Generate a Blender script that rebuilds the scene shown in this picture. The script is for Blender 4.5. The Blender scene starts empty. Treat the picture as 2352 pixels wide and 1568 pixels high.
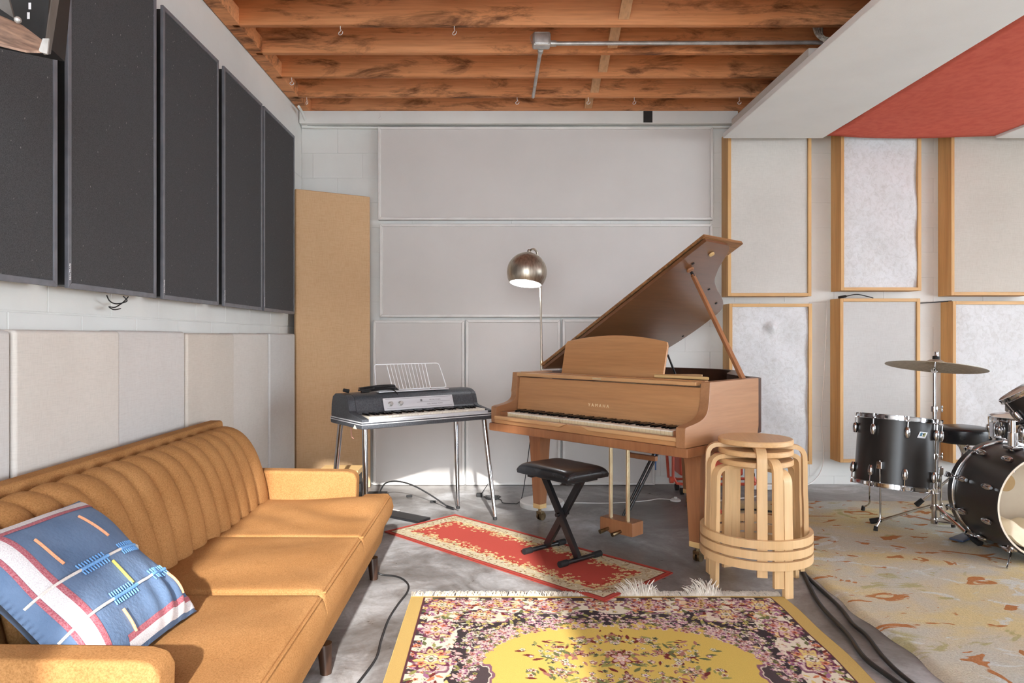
import bpy, bmesh, math, random
import numpy as np
from mathutils import Vector, Matrix, Euler
random.seed(7)
PI = math.pi
scene = bpy.context.scene
COL = scene.collection

# ------------------------------------------------------------------ camera
cam = bpy.data.cameras.new('camera')
cam.sensor_width = 36.0
cam.lens = 1600.0 / 2352.0 * 36.0
cam.shift_x = 36.0 / 2352.0
cam.shift_y = -9.0 / 2352.0
cam.clip_start = 0.05
cam_o = bpy.data.objects.new('camera', cam)
COL.objects.link(cam_o)
cam_o.location = (0, 0, 1.2)
cam_o.rotation_euler = (PI / 2, 0, 0)
scene.camera = cam_o

# ------------------------------------------------------------------ daylight
world = bpy.data.worlds.new('sky')
scene.world = world
world.use_nodes = True
bg = world.node_tree.nodes['Background']
bg.inputs[0].default_value = (0.86, 0.93, 1.0, 1)
bg.inputs[1].default_value = 7.6

sun = bpy.data.lights.new('sun', 'SUN')
sun.energy = 6.5
sun.angle = math.radians(1.1)
sun.color = (1.0, 0.97, 0.93)
sun_o = bpy.data.objects.new('sun', sun)
COL.objects.link(sun_o)
sun_dir = Vector((-0.11, 1.0, -0.43)).normalized()
sun_o.rotation_euler = sun_dir.to_track_quat('-Z', 'Y').to_euler()
sun_o.location = (2, -8, 5)

vs = scene.view_settings
vs.view_transform = 'Standard'
vs.look = 'None'
vs.exposure = 0.56
vs.gamma = 1.0
vs.use_curve_mapping = False


# ------------------------------------------------------------------ materials
def lin(r, g, b):
    f = lambda c: (c / 255 / 12.92) if c / 255 <= 0.04045 else ((c / 255 + 0.055) / 1.055) ** 2.4
    return (f(r), f(g), f(b), 1.0)


MATS = {}


def nt_new(name):
    m = bpy.data.materials.new(name)
    m.use_nodes = True
    nt = m.node_tree
    b = nt.nodes['Principled BSDF']
    MATS[name] = m
    return m, nt, b


def N(nt, t, **kw):
    n = nt.nodes.new(t)
    for k, v in kw.items():
        setattr(n, k, v)
    return n


def coords(nt, stretch=(1, 1, 1), kind='Object'):
    tc = N(nt, 'ShaderNodeTexCoord')
    mp = N(nt, 'ShaderNodeMapping')
    mp.inputs['Scale'].default_value = stretch
    nt.links.new(tc.outputs[kind], mp.inputs['Vector'])
    return mp.outputs['Vector']


def noise(nt, vec, scale, detail=5, rough=0.55, dist=0.0):
    n = N(nt, 'ShaderNodeTexNoise')
    n.inputs['Scale'].default_value = scale
    n.inputs['Detail'].default_value = detail
    n.inputs['Roughness'].default_value = rough
    n.inputs['Distortion'].default_value = dist
    nt.links.new(vec, n.inputs['Vector'])
    return n.outputs['Fac']


def ramp(nt, fac, stops, interp='LINEAR'):
    r = N(nt, 'ShaderNodeValToRGB')
    r.color_ramp.interpolation = interp
    el = r.color_ramp.elements
    while len(el) > 1:
        el.remove(el[-1])
    el[0].position, el[0].color = stops[0][0], stops[0][1]
    for p, c in stops[1:]:
        e = el.new(p)
        e.color = c
    nt.links.new(fac, r.inputs['Fac'])
    return r.outputs['Color']


def mix(nt, fac, a, b, mode='MIX'):
    m = N(nt, 'ShaderNodeMix', data_type='RGBA', blend_type=mode)
    for sock, v in ((m.inputs[0], fac), (m.inputs[6], a), (m.inputs[7], b)):
        if hasattr(v, 'is_linked'):
            nt.links.new(v, sock)
        else:
            sock.default_value = v
    return m.outputs[2]


def bump(nt, b, h, strength, dist=0.01):
    n = N(nt, 'ShaderNodeBump')
    n.inputs['Strength'].default_value = strength
    n.inputs['Distance'].default_value = dist
    nt.links.new(h, n.inputs['Height'])
    nt.links.new(n.outputs['Normal'], b.inputs['Normal'])


G0, G1 = (0, 0, 0, 1), (1, 1, 1, 1)


def simple(name, c, c2=None, scale=8, stretch=(1, 1, 1), rough=0.5, metal=0.0, bmp=0.0, bscale=None,
           detail=5, sheen=0.0, coat=0.0, lo=0.35, hi=0.65, spec=0.5, bdist=0.01):
    m, nt, b = nt_new(name)
    v = coords(nt, stretch)
    if c2 is None:
        c2 = tuple(x * 0.85 for x in c[:3]) + (1,)
    f = noise(nt, v, scale, detail)
    nt.links.new(ramp(nt, f, [(lo, c), (hi, c2)]), b.inputs['Base Color'])
    b.inputs['Roughness'].default_value = rough
    b.inputs['Metallic'].default_value = metal
    b.inputs['Specular IOR Level'].default_value = spec
    b.inputs['Sheen Weight'].default_value = sheen
    b.inputs['Coat Weight'].default_value = coat
    b.inputs['Coat Roughness'].default_value = 0.12
    if bmp:
        bump(nt, b, noise(nt, v, bscale or scale * 4, 4), bmp, bdist)
    return m


def cloth(name, c, c2, thread=560, rough=0.9, bmp=0.2, blot=2.0):
    """woven cloth: crossed stretched noises"""
    m, nt, b = nt_new(name)
    va = coords(nt, (1, 1, 1))
    n1 = noise(nt, coords(nt, (0.04, 0.04, 1)), thread, 2)
    n2 = noise(nt, coords(nt, (1, 1, 0.05)), thread, 2)
    mx = N(nt, 'ShaderNodeMath', operation='ADD')
    nt.links.new(n1, mx.inputs[0])
    nt.links.new(n2, mx.inputs[1])
    half = N(nt, 'ShaderNodeMath', operation='MULTIPLY')
    nt.links.new(mx.outputs[0], half.inputs[0])
    half.inputs[1].default_value = 0.5
    base = ramp(nt, half.outputs[0], [(0.38, c2), (0.56, c)])
    big = ramp(nt, noise(nt, va, blot, 4), [(0.35, (0.93, 0.925, 0.92, 1)), (0.65, G1)])
    nt.links.new(mix(nt, 1.0, base, big, 'MULTIPLY'), b.inputs['Base Color'])
    b.inputs['Roughness'].default_value = rough
    b.inputs['Specular IOR Level'].default_value = 0.2
    bump(nt, b, half.outputs[0], bmp, 0.002)
    return m


def wood(name, light, dark, axis='x', ring=1.0, rough=0.45, coat=0.0, fig=0.5, gr=60, spec=0.5):
    m, nt, b = nt_new(name)
    s = {'x': (0.06, 1, 1), 'y': (1, 0.06, 1), 'z': (1, 1, 0.06)}[axis]
    v = coords(nt, s)
    n1 = noise(nt, v, gr, 4)
    n2 = noise(nt, v, 9 * ring, 5, 0.6, 0.6)
    col = ramp(nt, n2, [(0.30, dark), (0.70, light)])
    fine = ramp(nt, n1, [(0.3, (1 - fig * 0.45,) * 3 + (1,)), (0.62, G1)])
    nt.links.new(mix(nt, 1.0, col, fine, 'MULTIPLY'), b.inputs['Base Color'])
    b.inputs['Roughness'].default_value = rough
    b.inputs['Coat Weight'].default_value = coat
    b.inputs['Coat Roughness'].default_value = 0.2
    b.inputs['Specular IOR Level'].default_value = spec
    bump(nt, b, n1, 0.08, 0.002)
    return m


m, nt, b = nt_new('white_paint')
geo = N(nt, 'ShaderNodeNewGeometry')
nt.links.new(ramp(nt, noise(nt, geo.outputs['Position'], 1.6, 5), [(0.35, lin(227, 227, 223)), (0.65, lin(217, 216, 212))]), b.inputs['Base Color'])
b.inputs['Roughness'].default_value = 0.55
bump(nt, b, noise(nt, geo.outputs['Position'], 45, 4), 0.25, 0.004)
simple('white_gloss', lin(232, 230, 226), lin(222, 220, 216), 3, rough=0.4)
simple('panel_face', lin(212, 207, 203), lin(206, 201, 197), 1.3, rough=0.75, bmp=0.06, bscale=160)
simple('panel_moulding', lin(226, 223, 219), lin(214, 210, 206), 6, rough=0.5)
simple('cloud_white', lin(240, 240, 239), lin(233, 233, 232), 1.5, rough=0.8, bmp=0.1, bscale=200)
cloth('linen_white', lin(211, 206, 199), lin(201, 196, 189))
cloth('linen_cool', lin(206, 204, 201), lin(197, 194, 191))
cloth('linen_warm', lin(205, 198, 188), lin(195, 187, 176))
cloth('burlap_tan', lin(214, 178, 138), lin(203, 164, 122), thread=420, bmp=0.25, blot=1.2)
cloth('red_cloth', lin(222, 112, 94), lin(210, 98, 82), thread=420, bmp=0.2, blot=1.0)
simple('black_edge', lin(112, 113, 119), lin(98, 99, 105), 20, rough=0.45)
simple('black_plain', lin(24, 24, 25), lin(16, 16, 17), 10, rough=0.55)
simple('black_rubber', lin(30, 30, 31), lin(22, 22, 23), 10, rough=0.75)
simple('black_metal', lin(34, 34, 36), lin(24, 24, 26), 10, rough=0.32)
simple('black_gloss', lin(15, 15, 16), lin(10, 10, 11), 10, rough=0.12)
simple('black_leather', lin(38, 39, 42), lin(28, 29, 32), 14, rough=0.26, bmp=0.12, bscale=260, bdist=0.002)
simple('drum_black', lin(46, 43, 42), lin(38, 36, 35), 5, rough=0.30)
simple('bright_wire', lin(246, 246, 248), lin(236, 236, 238), 6, rough=0.25, metal=0.1)
simple('vinyl_black', lin(82, 86, 92), lin(60, 63, 68), 120, rough=0.40, bmp=0.5, bscale=300, bdist=0.002)
simple('chrome', lin(214, 214, 216), lin(190, 190, 192), 6, rough=0.10, metal=1.0)
simple('steel', lin(206, 205, 202), lin(174, 172, 168), 14, rough=0.4, metal=0.6, bmp=0.1)
simple('brass', lin(232, 216, 180), lin(212, 194, 156), 10, rough=0.3, metal=0.8)
simple('nickel', lin(206, 198, 184), lin(172, 163, 148), 70, (1, 1, 0.05), rough=0.36, metal=0.9)
simple('bronze', lin(150, 130, 100), lin(118, 100, 74), 24, rough=0.34, metal=1.0)
simple('ivory', lin(238, 232, 218), lin(228, 221, 204), 9, rough=0.25)
simple('key_front', lin(226, 206, 168), lin(216, 194, 154), 9, rough=0.4)
simple('lid_shade', lin(238, 238, 240), lin(230, 230, 232), 4, rough=0.5)
simple('marble_white', lin(226, 224, 220), lin(210, 208, 205), 6, rough=0.3)
simple('red_enamel', lin(222, 98, 76), lin(206, 86, 64), 6, rough=0.35)
simple('blue_tape', lin(92, 146, 214), lin(80, 130, 200), 8, rough=0.6)
simple('gold_plate', lin(92, 70, 44), lin(70, 52, 32), 6, rough=0.45, metal=0.6)
simple('pink_ribbon', lin(228, 172, 150), lin(214, 156, 134), 8, rough=0.7)
simple('bulb_white', lin(250, 250, 250), lin(250, 250, 250), 8, rough=0.4)
simple('drum_head', lin(226, 214, 196), lin(216, 202, 182), 4, rough=0.6)
simple('patch_tan', lin(206, 176, 132), lin(198, 166, 122), 6, rough=0.7)
simple('pillow_cream', lin(234, 222, 196), lin(222, 206, 176), 5, rough=0.9, bmp=0.3, bscale=30)
simple('badge_blue', lin(58, 122, 150), lin(50, 110, 138), 8, rough=0.35)
simple('badge_olive', lin(136, 142, 70), lin(124, 130, 60), 8, rough=0.35)
simple('badge_silver', lin(206, 204, 206), lin(190, 188, 190), 8, rough=0.3, metal=0.5)
simple('cymbal_bronze', lin(190, 178, 156), lin(160, 148, 126), 60, (1, 1, 1), rough=0.45, metal=0.45)
simple('cable_black', lin(36, 36, 37), lin(26, 26, 27), 10, rough=0.5)
simple('cable_white', lin(232, 230, 226), lin(220, 218, 214), 10, rough=0.5)
simple('rope_white', lin(214, 206, 192), lin(150, 140, 124), 90, (1, 1, 1), rough=0.9, bmp=0.6, bscale=160)
simple('grey_blue', lin(58, 70, 96), lin(48, 58, 82), 9, rough=0.4)
simple('fringe_white', lin(236, 230, 220), lin(214, 206, 192), 40, rough=0.95)
simple('band_white', lin(226, 222, 222), lin(190, 186, 190), 420, rough=0.95)
simple('band_red', lin(150, 66, 80), lin(182, 120, 128), 300, rough=0.95)
simple('cord_white', lin(238, 232, 226), lin(222, 214, 208), 200, rough=0.95, bmp=0.6, bscale=400)
simple('cord_blue', lin(122, 170, 218), lin(96, 148, 206), 200, rough=0.95)
simple('cord_orange', lin(230, 166, 128), lin(214, 146, 108), 200, rough=0.95)
simple('cord_yellow', lin(214, 196, 96), lin(190, 178, 84), 200, rough=0.95)
simple('denim_blue', lin(104, 126, 156), lin(82, 105, 136), 6, rough=0.95, bmp=0.5, bscale=110, detail=9, bdist=0.004)
simple('reflected_wood_tan', lin(190, 158, 136), lin(120, 98, 86), 16, (1, 4, 1), rough=0.4)  # tan stands for wood reflected in the metal flap, painted into the colour
simple('grey_metal', lin(108, 104, 100), lin(92, 88, 84), 16, rough=0.45)
simple('printed_grey', lin(120, 122, 126), lin(110, 112, 116), 16, rough=0.5)
simple('printed_white', lin(235, 235, 238), lin(225, 225, 228), 16, rough=0.5)
simple('letter_brass', lin(246, 226, 186), lin(238, 216, 174), 16, rough=0.4)
simple('faceplate', lin(222, 224, 228), lin(212, 214, 219), 40, (0.1, 1, 1), rough=0.35, metal=0.2)
m, nt, b = nt_new('sofa_cloth')
v = coords(nt)
col = ramp(nt, noise(nt, v, 4, 5), [(0.35, lin(166, 120, 74)), (0.65, lin(177, 131, 84))])
fz = noise(nt, v, 230, 5, 0.7)
col = mix(nt, 1.0, col, ramp(nt, fz, [(0.34, (0.70, 0.66, 0.60, 1)), (0.60, (1.08, 1.08, 1.08, 1))]), 'MULTIPLY')
nt.links.new(col, b.inputs['Base Color'])
b.inputs['Roughness'].default_value = 0.95
b.inputs['Specular IOR Level'].default_value = 0.12
bump(nt, b, fz, 0.5, 0.004)
simple('black_paint', lin(18, 18, 18), lin(30, 29, 28), 20, rough=0.6)
wood('pine', lin(226, 182, 122), lin(204, 152, 92), 'z', rough=0.55, fig=0.35)
wood('pine_x', lin(228, 186, 130), lin(208, 158, 100), 'x', rough=0.55, fig=0.35)
wood('birch', lin(226, 190, 142), lin(213, 172, 122), 'z', rough=0.42, fig=0.2, gr=90)
wood('birch_top', lin(218, 178, 130), lin(206, 164, 114), 'x', rough=0.42, fig=0.2, gr=90)
wood('walnut', lin(200, 149, 101), lin(178, 125, 80), 'x', rough=0.36, fig=0.3, coat=0.15, gr=90)
wood('walnut_light', lin(214, 170, 122), lin(200, 152, 104), 'x', rough=0.4, fig=0.25)
wood('walnut_y', lin(176, 130, 92), lin(158, 110, 74), 'y', rough=0.42, fig=0.25, coat=0.08, gr=90)
wood('lid_walnut', lin(128, 86, 56), lin(106, 68, 42), 'y', rough=0.32, fig=0.25, coat=0.5, gr=90)
wood('walnut_z', lin(168, 114, 76), lin(144, 94, 60), 'z', rough=0.38, fig=0.3, coat=0.1, gr=90)
wood('walnut_dark', lin(84, 54, 40), lin(62, 40, 30), 'y', rough=0.4, fig=0.3)
wood('plywood_edge', lin(176, 124, 74), lin(104, 66, 36), 'y', ring=5, rough=0.5, fig=0.5)
wood('maple_pale', lin(226, 192, 136), lin(212, 174, 116), 'x', rough=0.5, fig=0.3)
wood('leg_dark', lin(66, 42, 28), lin(48, 30, 20), 'z', rough=0.4)
wood('old_lath', lin(232, 186, 142), lin(204, 154, 110), 'y', rough=0.7, fig=0.5)


def joist_material():
    m, nt, b = nt_new('joist_wood')
    oi = N(nt, 'ShaderNodeObjectInfo')
    tc = N(nt, 'ShaderNodeTexCoord')
    off = N(nt, 'ShaderNodeVectorMath', operation='SCALE')
    off.inputs['Scale'].default_value = 37.0
    comb = N(nt, 'ShaderNodeCombineXYZ')
    for i in range(3):
        nt.links.new(oi.outputs['Random'], comb.inputs[i])
    nt.links.new(comb.outputs[0], off.inputs[0])
    add = N(nt, 'ShaderNodeVectorMath', operation='ADD')
    nt.links.new(tc.outputs['Object'], add.inputs[0])
    nt.links.new(off.outputs[0], add.inputs[1])

    def mp(s):
        q = N(nt, 'ShaderNodeMapping')
        q.inputs['Scale'].default_value = s
        nt.links.new(add.outputs[0], q.inputs['Vector'])
        return q.outputs[0]
    grain = noise(nt, mp((0.05, 1, 1)), 70, 4)
    tone = noise(nt, mp((0.25, 1, 1)), 3.2, 4)
    stain = noise(nt, mp((0.30, 1, 1.2)), 7.5, 7, 0.68, 0.5)
    col = ramp(nt, tone, [(0.3, lin(216, 142, 90)), (0.7, lin(236, 170, 120))])
    g = ramp(nt, grain, [(0.3, (0.80, 0.76, 0.72, 1)), (0.6, G1)])
    col = mix(nt, 1.0, col, g, 'MULTIPLY')
    sf = ramp(nt, stain, [(0.52, G0), (0.66, (0.85, 0.85, 0.85, 1))])
    col = mix(nt, sf, col, lin(88, 54, 34))
    nt.links.new(col, b.inputs['Base Color'])
    b.inputs['Roughness'].default_value = 0.7
    b.inputs['Specular IOR Level'].default_value = 0.25
    bump(nt, b, grain, 0.2, 0.003)


joist_material()


def concrete_material():
    m, nt, b = nt_new('concrete')
    v = coords(nt)
    big = noise(nt, v, 1.3, 7, 0.65, 0.7)
    mid = noise(nt, v, 5.0, 9, 0.72, 1.0)
    fine = noise(nt, v, 60, 4)
    col = ramp(nt, big, [(0.34, lin(108, 103, 99)), (0.5, lin(144, 142, 141)), (0.66, lin(200, 201, 203))])
    k = ramp(nt, mid, [(0.32, (0.50, 0.46, 0.42, 1)), (0.56, G1)])
    col = mix(nt, 1.0, col, k, 'MULTIPLY')
    k2 = ramp(nt, fine, [(0.3, (0.88, 0.88, 0.88, 1)), (0.6, G1)])
    col = mix(nt, 1.0, col, k2, 'MULTIPLY')
    nt.links.new(col, b.inputs['Base Color'])
    r = ramp(nt, mid, [(0.3, (0.24, 0.24, 0.24, 1)), (0.7, (0.48, 0.55, 0.55, 1))])
    nt.links.new(r, b.inputs['Roughness'])
    bump(nt, b, fine, 0.08, 0.003)


concrete_material()


def batting_material():
    m, nt, b = nt_new('batting')
    v = coords(nt)
    a = noise(nt, v, 26, 8, 0.7, 0.8)
    big = noise(nt, v, 4, 4)
    col = ramp(nt, a, [(0.25, lin(200, 198, 196)), (0.55, lin(224, 224, 226))])
    col = mix(nt, 1.0, col, ramp(nt, big, [(0.3, (0.93, 0.92, 0.90, 1)), (0.7, G1)]), 'MULTIPLY')
    nt.links.new(col, b.inputs['Base Color'])
    b.inputs['Roughness'].default_value = 1.0
    b.inputs['Specular IOR Level'].default_value = 0.05
    bump(nt, b, a, 0.45, 0.010)


batting_material()


def black_fabric_material():
    m, nt, b = nt_new('black_fabric')
    v = coords(nt)
    f = noise(nt, v, 420, 2)
    base = ramp(nt, f, [(0.3, lin(58, 58, 60)), (0.7, lin(84, 84, 85))])
    vo = N(nt, 'ShaderNodeTexVoronoi')
    vo.inputs['Scale'].default_value = 34
    nt.links.new(coords(nt, (1, 1, 0.6)), vo.inputs['Vector'])
    sp = ramp(nt, vo.outputs['Distance'], [(0.045, (0.7, 0.7, 0.7, 1)), (0.075, G0)])
    nt.links.new(mix(nt, sp, base, lin(150, 148, 144)), b.inputs['Base Color'])
    b.inputs['Roughness'].default_value = 0.9
    b.inputs['Specular IOR Level'].default_value = 0.2
    bump(nt, b, f, 0.3, 0.002)


black_fabric_material()


def splash_rug_material():
    m, nt, b = nt_new('splash_rug')
    v = coords(nt)
    n1 = noise(nt, v, 1.6, 5, 0.6, 1.0)
    n2 = noise(nt, coords(nt, (1, 1.5, 1)), 2.6, 5, 0.6, 1.5)
    tc = coords(nt, (1, 1.5, 1))
    mp = N(nt, 'ShaderNodeMapping')
    mp.inputs['Location'].default_value = (7.3, 2.1, 0)
    nt.links.new(tc, mp.inputs['Vector'])
    n3 = noise(nt, mp.outputs[0], 3.4, 3, 0.5, 2.2)
    mp2 = N(nt, 'ShaderNodeMapping')
    mp2.inputs['Location'].default_value = (2.7, 9.4, 0)
    nt.links.new(tc, mp2.inputs['Vector'])
    n4 = noise(nt, mp2.outputs[0], 3.0, 4, 0.55, 1.2)
    col = ramp(nt, n1, [(0.36, lin(196, 196, 188)), (0.50, lin(206, 196, 174)), (0.62, lin(216, 198, 152))])
    col = mix(nt, ramp(nt, n2, [(0.60, G0), (0.63, (0.8, 0.8, 0.8, 1))]), col, lin(212, 216, 214))
    col = mix(nt, ramp(nt, n4, [(0.615, G0), (0.655, (0.75, 0.75, 0.75, 1))]), col, lin(176, 168, 116))
    col = mix(nt, ramp(nt, n3, [(0.615, G0), (0.630, (0.95, 0.95, 0.95, 1))]), col, lin(184, 122, 74))
    pile = noise(nt, v, 170, 4)
    col = mix(nt, 1.0, col, ramp(nt, pile, [(0.3, (0.76, 0.76, 0.74, 1)), (0.62, G1)]), 'MULTIPLY')
    nt.links.new(col, b.inputs['Base Color'])
    b.inputs['Roughness'].default_value = 1.0
    b.inputs['Specular IOR Level'].default_value = 0.05
    bump(nt, b, pile, 0.6, 0.006)


splash_rug_material()


def attribute_rug_material(name):
    m, nt, b = nt_new(name)
    at = N(nt, 'ShaderNodeAttribute', attribute_name='weave')
    v = coords(nt)
    pile = noise(nt, v, 420, 3)
    col = mix(nt, 1.0, at.outputs['Color'], ramp(nt, pile, [(0.3, (0.86, 0.86, 0.86, 1)), (0.62, G1)]), 'MULTIPLY')
    nt.links.new(col, b.inputs['Base Color'])
    b.inputs['Roughness'].default_value = 1.0
    b.inputs['Specular IOR Level'].default_value = 0.05
    bump(nt, b, pile, 0.4, 0.004)


attribute_rug_material('persian_weave')
attribute_rug_material('runner_weave')

m, nt, b = nt_new('lamp_glow')
b.inputs['Base Color'].default_value = (1, 1, 1, 1)
b.inputs['Emission Color'].default_value = (0.93, 0.97, 1.0, 1)
b.inputs['Emission Strength'].default_value = 9.0


# ------------------------------------------------------------------ mesh helpers
class B:
    def __init__(self):
        self.bm = bmesh.new()

    def _x(self, vs, M):
        if M is not None:
            for v in vs:
                v.co = M @ v.co

    def box(self, x0, x1, y0, y1, z0, z1, bev=0.0, M=None, seg=2):
        t = bmesh.new()
        c = [t.verts.new((x, y, z)) for x in (x0, x1) for y in (y0, y1) for z in (z0, z1)]
        for f in ((0, 1, 3, 2), (4, 6, 7, 5), (0, 4, 5, 1), (2, 3, 7, 6), (0, 2, 6, 4), (1, 5, 7, 3)):
            t.faces.new([c[i] for i in f])
        if bev:
            bmesh.ops.bevel(t, geom=t.edges[:], offset=bev, segments=seg, profile=0.5, affect='EDGES')
        self._merge(t, M)
        return self

    def _merge(self, t, M=None):
        bmesh.ops.recalc_face_normals(t, faces=t.faces[:])
        mp = {}
        for v in t.verts:
            mp[v] = self.bm.verts.new(M @ v.co if M is not None else v.co)
        for f in t.faces:
            try:
                self.bm.faces.new([mp[v] for v in f.verts])
            except ValueError:
                pass
        t.free()

    def prism(self, pts, a0, a1, axis='z', bev=0.0, M=None, seg=2):
        """extrude a 2D outline: axis z -> (x,y), axis x -> (y,z), axis y -> (x,z)"""
        t = bmesh.new()
        mk = {'z': lambda p, a: (p[0], p[1], a), 'x': lambda p, a: (a, p[0], p[1]), 'y': lambda p, a: (p[0], a, p[1])}[axis]
        lo = [t.verts.new(mk(p, a0)) for p in pts]
        hi = [t.verts.new(mk(p, a1)) for p in pts]
        t.faces.new(lo)
        t.faces.new(hi)
        n = len(pts)
        for i in range(n):
            t.faces.new((lo[i], lo[(i + 1) % n], hi[(i + 1) % n], hi[i]))
        bmesh.ops.recalc_face_normals(t, faces=t.faces[:])
        if bev:
            es = [e for e in t.edges if len(e.link_faces) == 2 and e.calc_face_angle() > 0.6]
            bmesh.ops.bevel(t, geom=es, offset=bev, segments=seg, profile=0.5, affect='EDGES')
        self._merge(t, M)
        return self

    def cyl(self, p0, p1, r0, r1=None, seg=14, caps=True, M=None):
        r1 = r0 if r1 is None else r1
        p0, p1 = Vector(p0), Vector(p1)
        q = (p1 - p0).to_track_quat('Z', 'Y')
        a, b_ = [], []
        for i in range(seg):
            w = Vector((math.cos(2 * PI * i / seg), math.sin(2 * PI * i / seg), 0))
            a.append(self.bm.verts.new(p0 + q @ (w * r0)))
            b_.append(self.bm.verts.new(p1 + q @ (w * r1)))
        for i in range(seg):
            j = (i + 1) % seg
            self.bm.faces.new((a[i], a[j], b_[j], b_[i]))
        if caps:
            self.bm.faces.new(a[::-1])
            self.bm.faces.new(b_)
        self._x(a + b_, M)
        return self

    def tube(self, pts, r, seg=8, closed=False, caps=True, sub=0, M=None):
        P = [Vector(p) for p in pts]
        if sub:
            P = spline(P, sub, closed)
        n = len(P)
        rad = r if callable(r) else (lambda t: r)
        rings = []
        up = None
        for i in range(n):
            if closed:
                d = P[(i + 1) % n] - P[i - 1]
            else:
                d = P[min(i + 1, n - 1)] - P[max(i - 1, 0)]
            if d.length < 1e-9:
                d = Vector((0, 0, 1))
            d.normalize()
            if up is None:
                up = d.orthogonal().normalized()
            up = (up - d * up.dot(d))
            up = up.normalized() if up.length > 1e-6 else d.orthogonal().normalized()
            s = d.cross(up)
            rr = rad(i / max(n - 1, 1))
            rings.append([self.bm.verts.new(P[i] + (up * math.cos(2 * PI * k / seg) + s * math.sin(2 * PI * k / seg)) * rr)
                          for k in range(seg)])
        m_ = n if closed else n - 1
        for i in range(m_):
            A, C = rings[i], rings[(i + 1) % n]
            for k in range(seg):
                self.bm.faces.new((A[k], A[(k + 1) % seg], C[(k + 1) % seg], C[k]))
        if caps and not closed:
            self.bm.faces.new(rings[0][::-1])
            self.bm.faces.new(rings[-1])
        if M is not None:
            for R in rings:
                self._x(R, M)
        return self

    def lathe(self, prof, seg=32, M=None, a0=0.0, a1=2 * PI):
        full = abs(a1 - a0 - 2 * PI) < 1e-6
        n = seg if full else seg + 1
        rings = []
        for (r, z) in prof:
            if r < 1e-6:
                rings.append([self.bm.verts.new((0, 0, z))])
            else:
                rings.append([self.bm.verts.new((r * math.cos(a0 + (a1 - a0) * i / seg), r * math.sin(a0 + (a1 - a0) * i / seg), z))
                              for i in range(n)])
        for A, C in zip(rings, rings[1:]):
            for i in range(seg):
                j = (i + 1) % n
                if len(A) == 1 and len(C) == 1:
                    continue
                if len(A) == 1:
                    self.bm.faces.new((A[0], C[i], C[j]))
                elif len(C) == 1:
                    self.bm.faces.new((A[i], C[0], A[j]))
                else:
                    self.bm.faces.new((A[i], C[i], C[j], A[j]))
        if M is not None:
            for R in rings:
                self._x(R, M)
        return self

    def grid(self, fn, nu, nv):
        g = [[self.bm.verts.new(fn(i / nu, j / nv)) for j in range(nv + 1)] for i in range(nu + 1)]
        for i in range(nu):
            for j in range(nv):
                self.bm.faces.new((g[i][j], g[i + 1][j], g[i + 1][j + 1], g[i][j + 1]))
        return g

    def sphere(self, c, r, seg=16, M=None):
        r = (r, r, r) if not hasattr(r, '__len__') else r
        k = max(6, seg // 2)
        prof = [(math.sin(PI * i / k), -math.cos(PI * i / k)) for i in range(k + 1)]
        T = Matrix.Translation(Vector(c)) @ Matrix.Diagonal((r[0], r[1], r[2], 1))
        return self.lathe(prof, seg, (M @ T) if M is not None else T)


def spline(P, sub, closed=False):
    """Catmull-Rom"""
    P = [Vector(p) for p in P]
    out = []
    n = len(P)
    rng = n if closed else n - 1
    for i in range(rng):
        p0 = P[(i - 1) % n] if (closed or i > 0) else P[0]
        p1, p2 = P[i], P[(i + 1) % n]
        p3 = P[(i + 2) % n] if (closed or i + 2 < n) else P[-1]
        for k in range(sub):
            t = k / sub
            out.append(0.5 * ((2 * p1) + (p2 - p0) * t + (2 * p0 - 5 * p1 + 4 * p2 - p3) * t * t + (3 * p1 - p0 - 3 * p2 + p3) * t ** 3))
    if not closed:
        out.append(P[-1])
    return out


def mesh_of(name, b, angle=35):
    me = bpy.data.meshes.new(name)
    bmesh.ops.recalc_face_normals(b.bm, faces=b.bm.faces[:])
    b.bm.to_mesh(me)
    b.bm.free()
    me.shade_smooth()
    me.set_sharp_from_angle(angle=math.radians(angle))
    return me


def obj(name, b, mat, parent=None, world=False, loc=None, rot=None, angle=35):
    me = b if isinstance(b, bpy.types.Mesh) else mesh_of(name, b, angle)
    if mat is not None and not me.materials:
        me.materials.append(MATS[mat])
    o = bpy.data.objects.new(name, me)
    COL.objects.link(o)
    if len(me.vertices) < 3000:
        wn = o.modifiers.new('weighted_normal', 'WEIGHTED_NORMAL')
        wn.keep_sharp = True
    if parent is not None:
        o.parent = parent
        if world:
            p = parent
            chain = []
            while p is not None:
                chain.append(p)
                p = p.parent
            W = Matrix.Identity(4)
            for p in reversed(chain):
                W = W @ (Matrix.Translation(p.location) @ p.rotation_euler.to_matrix().to_4x4())
            me.transform(W.inverted())
    if loc is not None:
        o.location = loc
    if rot is not None:
        o.rotation_euler = rot
    return o


def tag(o, label, cat, group=None, kind=None):
    o['label'] = label
    o['category'] = cat
    if group:
        o['group'] = group
    if kind:
        o['kind'] = kind
    return o


def thing(name, label, cat, loc=(0, 0, 0), rotz=0.0, group=None):
    o = bpy.data.objects.new(name, None)
    o.empty_display_size = 0.1
    COL.objects.link(o)
    o.location = loc
    o.rotation_euler = (0, 0, rotz)
    return tag(o, label, cat, group)


def struct(name, b, mat, label, cat, parent=None):
    o = obj(name, b, mat, parent)
    o['kind'] = 'structure'
    o['label'] = label
    o['category'] = cat
    return o


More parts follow.
